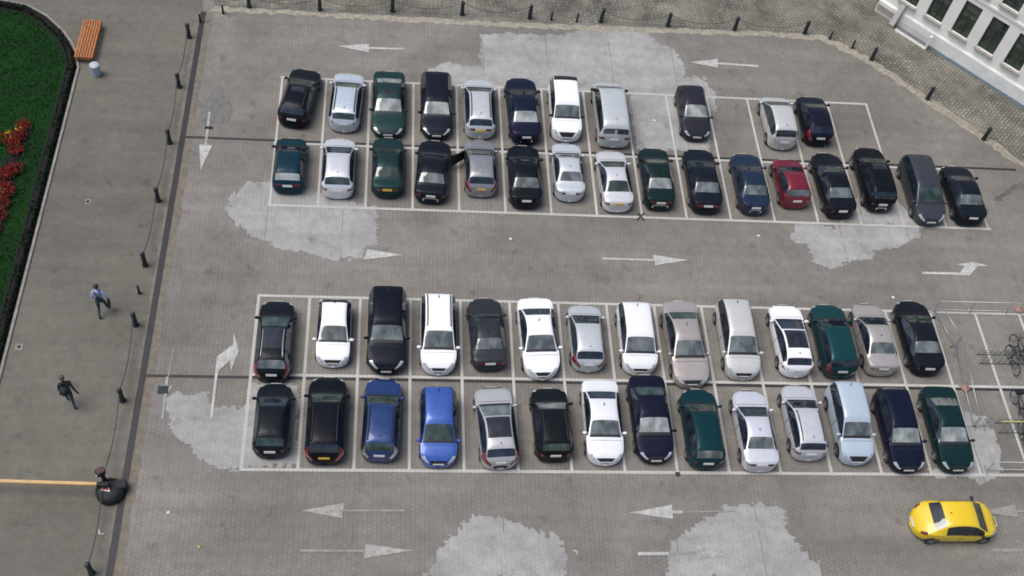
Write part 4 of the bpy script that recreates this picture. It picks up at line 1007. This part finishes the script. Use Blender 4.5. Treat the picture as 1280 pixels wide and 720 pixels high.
    MB().box((0, pf[1]+nn[1]*.02, zr+nn[2]*.02), (.50, .022, .12), 0, 0, -math.atan2(nn[2], -nn[1])).build('number_plate', M['plate_y' if yplate else 'plate'], o)
    # mirrors
    for sd in (1, -1):
        p = S.P(S.ud(d0+.025), 5.3, sd); q = MB()
        bm = bmesh.new(); bmesh.ops.create_icosphere(bm, subdivisions=2, radius=1); bm.verts.index_update()
        k = 1.15 if kind != 'van' else 1.4
        q.add([(p[0]+sd*.10+v.co.x*.105*k, p[1]+v.co.y*.065*k - .02*abs(v.co.x), p[2]+.07+v.co.z*.078*k) for v in bm.verts], [tuple(v.index for v in f.verts) for f in bm.faces]); bm.free()
        q.box((p[0]+sd*.01, p[1], p[2]+.03), (.10, .05, .035))
        q.build('wing_mirror', M['trim'] if (blackmirror or kind == 'van') else pm, o, True)
    # roof
    if rails:
        for sd in (1, -1):
            ps = []
            for u in np.linspace(c1+.45, c2-.15, 9):
                p = S.P(u, 8.9, sd); h = .05
                ps.append((p[0], p[1], p[2]+h))
            ps = [tuple(S.P(c1+.40, 8.9, sd))] + ps + [tuple(S.P(c2-.1, 8.9, sd))]
            MB().tube(ps, .028, 6).build('roof_rail', M['trim' if rails == 'black' else 'steel'], o, True)
    if sunroof: mk('sunroof', *S.patch(c1+.5, c1+1.3, 9.6, 11, off=.008, both=True), M['roofglass'], o, True)
    if glassroof: mk('glass_roof', *S.patch(c1+.12, c1+(c2-c1)*.70, 8.75, 11, off=.008, both=True), M['roofglass'], o, True)
    if spoiler: mk('spoiler', *S.patch(c2-.35, c2+.16, 8.2, 11, off=.022, both=True, nu=4), M['trim'] if spoiler == 2 else pm, o, True)
    if ant:
        p = S.P(c2-.45, 11); MB().tube([(0, p[1], p[2]-.01), (0, p[1]-.05, p[2]+.05), (0, p[1]-.12, p[2]+.11)], [.035, .018, .008], 6).build('aerial', M['trim'], o)
    if bars:
        for u in (c1+.9, c2-.5):
            MB().tube([tuple(S.P(u, 8.3, 1)+np.array((0, 0, .06))), tuple(S.P(u, 11)+np.array((0, 0, .075))), tuple(S.P(u, 8.3, -1)+np.array((0, 0, .06)))], .025, 6).build('roof_bar', M['trim'], o)
    zu = .15 if kind not in ('suv', 'van') else .22
    MB().box((0, 0, zu/2+.06), (W*.72, L*.84, zu-.06), bev=.03).build('underbody_light_block', M['trim'], o)  # underbody slab, added to block light and darken the ground beneath
    # wheels with dark arches
    tm, rm = wheel_mesh(); k = {'suv': 1.14, 'van': 1.05}.get(kind, 1.)
    fy, ry = L/2-.195*L, -L/2+.185*L
    if kind in ('van', 'smallvan'): fy, ry = L/2-.185*L, -L/2+.18*L
    for sd in (1, -1):
        for wy in (fy, ry):
            n = 14; Vv = []; Ff = []; r = .385*k; zc = .31*k
            for j in range(4):
                for i in range(n+1):
                    a = math.pi*(i/n*1.24-.12); rr = r*j/3
                    zz = max(.19, zc+math.sin(a)*rr); yy = wy+math.cos(a)*rr
                    Vv.append((sd*(S.side_x(yy, zz)+.006), yy, zz))
            for j in range(3):
                for i in range(n): Ff.append((j*(n+1)+i, j*(n+1)+i+1, (j+1)*(n+1)+i+1, (j+1)*(n+1)+i))
            mk('wheel_arch', Vv, Ff, M['trim'], o)
            w = link(bpy.data.objects.new('wheel', tm), o); w.scale = (k*.95, k*.97, k*.97)
            w.location = (sd*(S.side_x(wy, .42)-.075), wy, .31*k); w.rotation_euler = (0, 0, 0 if sd > 0 else math.pi)
            link(bpy.data.objects.new('rim', rm), w)
    return o
CARS = [
    dict(kind='hatch', x=1.191, y=22.858, L=4.248, W=1.723, deg=-9.0, c=(0.004, 0.0055, 0.009), metal=0, label='black hatchback parked askew at the left end of the farthest row, tail towards us', ws='g_green', rw='g_dark', sunroof=1, rails='black', var=0.7),
    dict(kind='estate', x=3.796, y=22.685, L=4.233, W=1.743, deg=-3.0, c=(0.53, 0.58, 0.64), metal=0.3, label='silver blue estate car with roof rails, second from the left in the farthest row', ws='g_green', rw='g_green', rails='black', var=1.07),
    dict(kind='sedan', x=6.151, y=22.509, L=4.694, W=1.822, deg=180.0, c=(0.014, 0.04, 0.04), metal=0.25, label='dark green sedan with a sunroof, nose to nose with another green sedan', ws='g_pale', rw='g_pale', sunroof=1, var=1.44),
    dict(kind='estate', x=8.842, y=22.591, L=4.68, W=1.774, deg=180.0, c=(0.012, 0.012, 0.024), metal=0.3, label='black estate car, chrome window trim, nose towards us, beside the green sedan with a sunroof', ws='g_pale', chrome=1, var=1.81),
    dict(kind='estate', x=11.286, y=22.67, L=4.329, W=1.761, deg=0.0, c=(0.55, 0.57, 0.58), metal=0.3, label='silver estate car with dark roof rails and a yellow number plate in the farthest row', rw='g_dark', rails='black', yplate=1, ws='g_dark', tail='wide', tailmat='tail_dark', var=2.18),
    dict(kind='sedan', x=13.786, y=22.634, L=4.956, W=1.809, deg=2.0, c=(0.01, 0.013, 0.032), metal=0.3, label='navy sedan with pale rear window and chrome bumper strip, left of the small white van', rw='g_pale', chrome=1, strip=1, ws='g_dark', var=2.55),
    dict(kind='smallvan', x=16.203, y=22.504, L=3.947, W=1.731, deg=180.0, c=(0.86, 0.86, 0.87), metal=0, label='small white van with a black strip at the back of its roof, nose towards us', ws='g_mid', rearpanel=1, rails=None, darkbump=0, blackmirror=1, var=2.92),
    dict(kind='van', x=18.846, y=22.543, L=4.715, W=1.825, deg=0.0, c=(0.55, 0.57, 0.57), metal=0.3, label='large silver van with twin dark rear windows and black mirrors in the farthest row', rw='g_dark', ws='g_dark', blackmirror=1, var=3.29),
    dict(kind='hatch', x=23.824, y=22.891, L=3.832, W=1.696, deg=180.0, c=(0.03, 0.029, 0.042), metal=0.35, label='dark grey hatchback standing alone between two empty bays, nose towards us', ws='g_pale', var=3.66),
    dict(kind='mpv', x=28.876, y=22.521, L=3.852, W=1.751, deg=0.0, c=(0.58, 0.58, 0.55), metal=0.3, label='pale silver minivan with dark rear window beside the black hatchback in the farthest row', rw='g_dark', ws='g_dark', var=4.03),
    dict(kind='hatch', x=31.159, y=22.828, L=3.623, W=1.695, deg=0.0, c=(0.01, 0.011, 0.022), metal=0.2, label='black hatchback with tall red tail lamps at the right end of the farthest row', rw='g_dark', ws='g_green', tail='tall', var=4.4),
    dict(kind='hatch', x=0.979, y=17.797, L=3.617, W=1.645, deg=0.0, c=(0.006, 0.03, 0.044), metal=0.2, label='dark teal hatchback with a pale rear window at the left end of the second row', rw='g_pale', ws='g_dark', tail='wide', tailmat='tail_dark', var=4.77),
    dict(kind='hatch', x=3.568, y=17.75, L=3.96, W=1.72, deg=0.0, c=(0.62, 0.63, 0.66), metal=0.3, label='silver hatchback behind the silver blue estate car, second from the left in its row', rw='g_green', ws='g_dark', var=5.14),
    dict(kind='sedan', x=6.191, y=17.935, L=4.028, W=1.69, deg=0.0, c=(0.01, 0.034, 0.033), metal=0.2, label='dark green sedan with a yellow number plate and a red band of tail lamps', rw='g_green', ws='g_green', yplate=1, tail='wide', var=5.51),
    dict(kind='sedan', x=8.634, y=17.752, L=4.245, W=1.771, deg=-4.0, c=(0.007, 0.009, 0.015), metal=0.2, label='black sedan with bright chrome window trim beside the hatchback with its door open', rw='g_mid', ws='g_dark', chrome=1, strip=1, var=5.88),
    dict(kind='hatch', x=11.199, y=18.135, L=3.811, W=1.698, deg=0.0, c=(0.3, 0.3, 0.31), metal=0.5, label='grey hatchback with its front left door standing open', rw='g_dark', ws='g_green', yplate=1, tail='tall', open_door=-50, var=6.25),
    dict(kind='sedan', x=13.616, y=17.628, L=4.263, W=1.764, deg=0.0, c=(0.004, 0.0055, 0.009), metal=0, label='black sedan with small pale rear window, right of the hatchback with its door open', rw='g_mid', ws='g_dark', var=6.62),
    dict(kind='sedan', x=16.054, y=18.08, L=3.932, W=1.657, deg=0.0, c=(0.59, 0.62, 0.64), metal=0.3, label='silver sedan with a white plate, behind the small white van', rw='g_mid', ws='g_mid', tail='wide', var=6.99),
    dict(kind='coupe', x=18.58, y=17.559, L=4.124, W=1.695, deg=2.0, c=(0.66, 0.66, 0.67), metal=0.3, label='pale silver coupe like sedan with purple red tail lamps, behind the large silver van', rw='g_green', ws='g_green', yplate=1, var=7.36),
    dict(kind='sedan', x=21.007, y=17.838, L=4.234, W=1.666, deg=0.0, c=(0.008, 0.023, 0.022), metal=0.25, label='dark green sedan with a chrome rear bumper strip, right of the pale silver coupe', rw='g_pale', ws='g_green', strip=1, tail='wide', tailmat='tail_dark', var=7.73),
    dict(kind='sedan', x=23.621, y=17.794, L=4.455, W=1.756, deg=0.0, c=(0.01, 0.014, 0.022), metal=0.3, label='blue black sedan behind the dark grey hatchback that stands alone', rw='g_mid', ws='g_dark', tail='wide', var=8.1),
    dict(kind='sedan', x=26.336, y=17.714, L=4.22, W=1.71, deg=0.0, c=(0.018, 0.034, 0.065), metal=0.35, label='steel blue sedan parked left of the red hatchback', rw='g_mid', ws='g_dark', strip=1, var=8.47),
    dict(kind='hatch', x=28.732, y=17.852, L=3.314, W=1.688, deg=2.0, c=(0.17, 0.007, 0.022), metal=0.2, label='small dark red hatchback, the only red car', rw='g_mid', ws='g_dark', tailmat='tail', var=8.84),
    dict(kind='sedan', x=31.192, y=17.843, L=4.596, W=1.748, deg=2.0, c=(0.007, 0.009, 0.015), metal=0.15, label='black sedan with a chrome side strip, parked right of the red hatchback', rw='g_mid', ws='g_green', chrome=1, var=9.21),
    dict(kind='suv', x=33.697, y=18.304, L=4.419, W=1.727, deg=0.0, c=(0.004, 0.0055, 0.009), metal=0, label='tall black off road car with a white bumper strip, left of the dark grey minivan', rw='g_dark', ws='g_green', strip=1, sunroof=1, var=9.58),
    dict(kind='mpv', x=36.434, y=17.573, L=4.675, W=1.805, deg=180.0, c=(0.055, 0.062, 0.075), metal=0.4, label='dark grey minivan, nose towards us, between two black cars at the right end', ws='g_green', var=9.95),
    dict(kind='sedan', x=38.842, y=17.445, L=4.139, W=1.756, deg=0.0, c=(0.009, 0.013, 0.02), metal=0.2, label='black sedan at the far right end of the second row', rw='g_mid', ws='g_dark', tailmat='tail_dark', var=10.32),
    dict(kind='hatch', x=1.028, y=6.626, L=4.395, W=1.657, deg=0.0, c=(0.007, 0.009, 0.015), metal=0.1, label='black hatchback with silver roof edges, at the left end of the third row', rw='g_mid', ws='g_green', rails='steel', tail='tall', glassroof=1, var=10.69),
    dict(kind='hatch', x=3.802, y=7.089, L=3.549, W=1.632, deg=180.0, c=(0.86, 0.86, 0.87), metal=0, label='small white hatchback with a dark roof spoiler, nose towards us', ws='g_mid', spoiler=2, var=11.06),
    dict(kind='suv', x=6.346, y=7.231, L=4.617, W=1.865, deg=180.0, c=(0.006, 0.008, 0.015), metal=0.2, label='big black off road car, nose towards us, right of the small white hatchback', ws='g_mid', var=11.43),
    dict(kind='mpv', x=8.833, y=7.113, L=4.289, W=1.764, deg=180.0, c=(0.86, 0.86, 0.87), metal=0, label='white minivan with dark roof seams, nose towards us, left of the charcoal sedan', ws='g_mid', rails='black', var=11.8),
    dict(kind='sedan', x=11.215, y=7.275, L=4.06, W=1.706, deg=3.0, c=(0.036, 0.038, 0.046), metal=0.3, label='charcoal grey sedan with a dark red band of tail lamps between two white cars', rw='g_mid', ws='g_dark', tail='wide', tailmat='tail_dark', var=12.17),
    dict(kind='sedan', x=13.751, y=7.004, L=4.427, W=1.832, deg=183.0, c=(0.86, 0.86, 0.87), metal=0, label='white sedan parked slightly askew, nose towards us, right of the charcoal sedan', ws='g_mid', rw='g_dark', var=12.54),
    dict(kind='hatch', x=16.156, y=7.172, L=3.749, W=1.681, deg=0.0, c=(0.55, 0.57, 0.58), metal=0.3, label='small silver hatchback with red tail lamps beside the white sedan parked askew', rw='g_dark', ws='g_dark', tail='tall', var=12.91),
    dict(kind='mpv', x=18.712, y=7.114, L=3.907, W=1.784, deg=180.0, c=(0.84, 0.84, 0.84), metal=0.1, label='white minivan, nose towards us, left of the taupe sedan', ws='g_mid', var=13.28),
    dict(kind='sedan', x=21.148, y=6.865, L=4.78, W=1.843, deg=182.0, c=(0.42, 0.375, 0.35), metal=0.35, label='taupe sedan reaching out over the drain, nose towards us', ws='g_mid', rw='g_green', var=13.65),
    dict(kind='mpv', x=23.889, y=7.191, L=4.407, W=1.794, deg=180.0, c=(0.62, 0.6, 0.58), metal=0.3, label='pale silver minivan, nose towards us, right of the taupe sedan', ws='g_mid', var=14.02),
    dict(kind='hatch', x=26.665, y=7.275, L=4.169, W=1.705, deg=0.0, c=(0.86, 0.86, 0.87), metal=0, label='white hatchback with a dark glass roof panel, tail towards us', rw='g_dark', ws='g_dark', glassroof=1, tailmat='tail', var=14.39),
    dict(kind='estate', x=28.947, y=7.304, L=4.253, W=1.776, deg=0.0, c=(0.007, 0.05, 0.054), metal=0.25, label='bright teal green estate car in the third row', rw='g_dark', ws='g_dark', tail='tall', tailmat='tail_dark', var=14.76),
    dict(kind='sedan', x=31.144, y=7.469, L=4.186, W=1.699, deg=0.0, c=(0.47, 0.43, 0.395), metal=0.45, label='champagne sedan between the teal green estate car and a black sedan', rw='g_mid', ws='g_dark', strip=1, var=15.13),
    dict(kind='sedan', x=33.575, y=7.613, L=4.405, W=1.768, deg=0.0, c=(0.008, 0.011, 0.017), metal=0.2, label='black sedan at the right end of the third row, beside the bicycle enclosure', rw='g_mid', ws='g_green', tailmat='tail', var=15.5),
    dict(kind='hatch', x=1.265, y=2.305, L=3.709, W=1.624, deg=0.0, c=(0.007, 0.01, 0.013), metal=0.1, label='black hatchback at the left end of the nearest row on the pale cement patch', rw='g_green', ws='g_dark', var=15.87),
    dict(kind='estate', x=3.669, y=2.365, L=4.389, W=1.774, deg=0.0, c=(0.004, 0.0055, 0.009), metal=0.1, label='long black estate car left of the blue estate car in the nearest row', rw='g_dark', ws='g_green', rails='black', yplate=1, tail='tall', var=16.24),
    dict(kind='estate', x=6.187, y=2.417, L=4.198, W=1.706, deg=-2.0, c=(0.012, 0.04, 0.15), metal=0.3, label='deep blue estate car with silver rear pillars in the nearest row', rw='g_green', ws='g_green', rails='black', tailmat='chrome', tail='tall', var=16.61),
    dict(kind='mpv', x=8.796, y=2.002, L=3.866, W=1.719, deg=180.0, c=(0.036, 0.098, 0.38), metal=0.25, label='bright blue minivan, nose towards us, right of the deep blue estate car', ws='g_green', var=16.98),
    dict(kind='hatch', x=11.487, y=2.076, L=4.16, W=1.784, deg=4.0, c=(0.49, 0.48, 0.48), metal=0.3, label='silver hatchback with a dark glass roof, right of the bright blue minivan', rw='g_dark', ws='g_mid', glassroof=1, tail='tall', darkbump=1, var=17.35),
    dict(kind='estate', x=14.104, y=2.268, L=3.735, W=1.748, deg=2.0, c=(0.005, 0.008, 0.01), metal=0.1, label='black estate car between the silver hatchback with a glass roof and a white sedan', rw='g_green', ws='g_mid', rails='black', var=17.72),
    dict(kind='sedan', x=16.528, y=2.384, L=4.286, W=1.78, deg=180.0, c=(0.84, 0.84, 0.84), metal=0.2, label='white sedan in the nearest row, nose towards us, left of the navy sedan', ws='g_mid', rw='g_dark', var=18.09),
    dict(kind='sedan', x=18.88, y=2.595, L=4.506, W=1.817, deg=181.0, c=(0.01, 0.011, 0.026), metal=0.3, label='dark navy sedan, nose towards us, right of the white sedan in the nearest row', ws='g_pale', rw='g_green', var=18.46),
    dict(kind='estate', x=21.312, y=2.14, L=4.164, W=1.746, deg=0.0, c=(0.005, 0.036, 0.042), metal=0.25, label='dark teal estate car in the nearest row, right of the navy sedan', rw='g_mid', ws='g_green', tailmat='tail_dark', rails=None, var=18.83),
    dict(kind='sedan', x=23.866, y=2.104, L=4.25, W=1.71, deg=0.0, c=(0.66, 0.67, 0.71), metal=0.3, label='pale silver sedan in the nearest row between the dark teal and silver estate cars', rw='g_mid', ws='g_dark', tail='wide', tailmat='tail_dark', var=19.2),
    dict(kind='estate', x=26.389, y=2.562, L=3.956, W=1.718, deg=0.0, c=(0.59, 0.59, 0.62), metal=0.3, label='silver estate car with a black rear window, left of the pale blue van', rw='g_dark', ws='g_dark', rails='black', var=19.57),
    dict(kind='smallvan', x=28.673, y=2.355, L=3.976, W=1.631, deg=180.0, c=(0.43, 0.51, 0.58), metal=0.1, label='pale blue small van, nose towards us, in the nearest row', ws='g_mid', var=19.94),
    dict(kind='estate', x=31.144, y=2.14, L=4.38, W=1.75, deg=180.0, c=(0.007, 0.01, 0.026), metal=0.2, label='dark navy estate car, nose towards us, right of the pale blue van', ws='g_pale', var=20.31),
    dict(kind='sedan', x=33.619, y=2.227, L=4.512, W=1.749, deg=180.0, c=(0.006, 0.027, 0.029), metal=0.25, label='dark green sedan with square headlamps at the right end of the nearest row', ws='g_pale', var=20.68),
    dict(kind='bubble', x=32.661, y=-2.638, L=4.071, W=1.836, deg=-90.0, c=(0.74, 0.51, 0.012), metal=0.0, label='yellow rounded small car driving on the bare paving at the lower right', ws='g_green', rw='g_dark', group=None, doors=2, blackmirror=1),
]
for c in CARS: make_car(**c)
# ------------------------------------------------------------------ daylight
SUN_EL, SUN_AZ = R(66), R(-90)        # azimuth from +Y, clockwise
w = bpy.data.worlds.new('World'); sc.world = w; w.use_nodes = True
nt = w.node_tree; bg = nt.nodes['Background']; sk = nt.nodes.new('ShaderNodeTexSky'); sk.sky_type = 'NISHITA'; sk.sun_disc = False
sk.sun_elevation = SUN_EL; sk.sun_rotation = SUN_AZ; sk.dust_density = 3.; sk.air_density = 1.; sk.ozone_density = 1.
nt.links.new(sk.outputs[0], bg.inputs['Color']); bg.inputs['Strength'].default_value = .075
sl_ = bpy.data.lights.new('sun', 'SUN'); sl_.energy = 1.5; sl_.angle = R(38); sl_.color = (1., .97, .93)
so = link(bpy.data.objects.new('sun', sl_))
dv = Vector((math.sin(SUN_AZ)*math.cos(SUN_EL), math.cos(SUN_AZ)*math.cos(SUN_EL), math.sin(SUN_EL)))
so.rotation_euler = (-dv).to_track_quat('-Z', 'Y').to_euler(); so.location = (15, 15, 60)
sc.view_settings.view_transform = 'Standard'; sc.view_settings.look = 'None'; sc.view_settings.gamma = 1; sc.view_settings.exposure = .78
sc.render.engine = 'CYCLES'; sc.cycles.use_denoising = True
sc.cycles.max_bounces = 6
sc.cycles.filter_width = 1.8
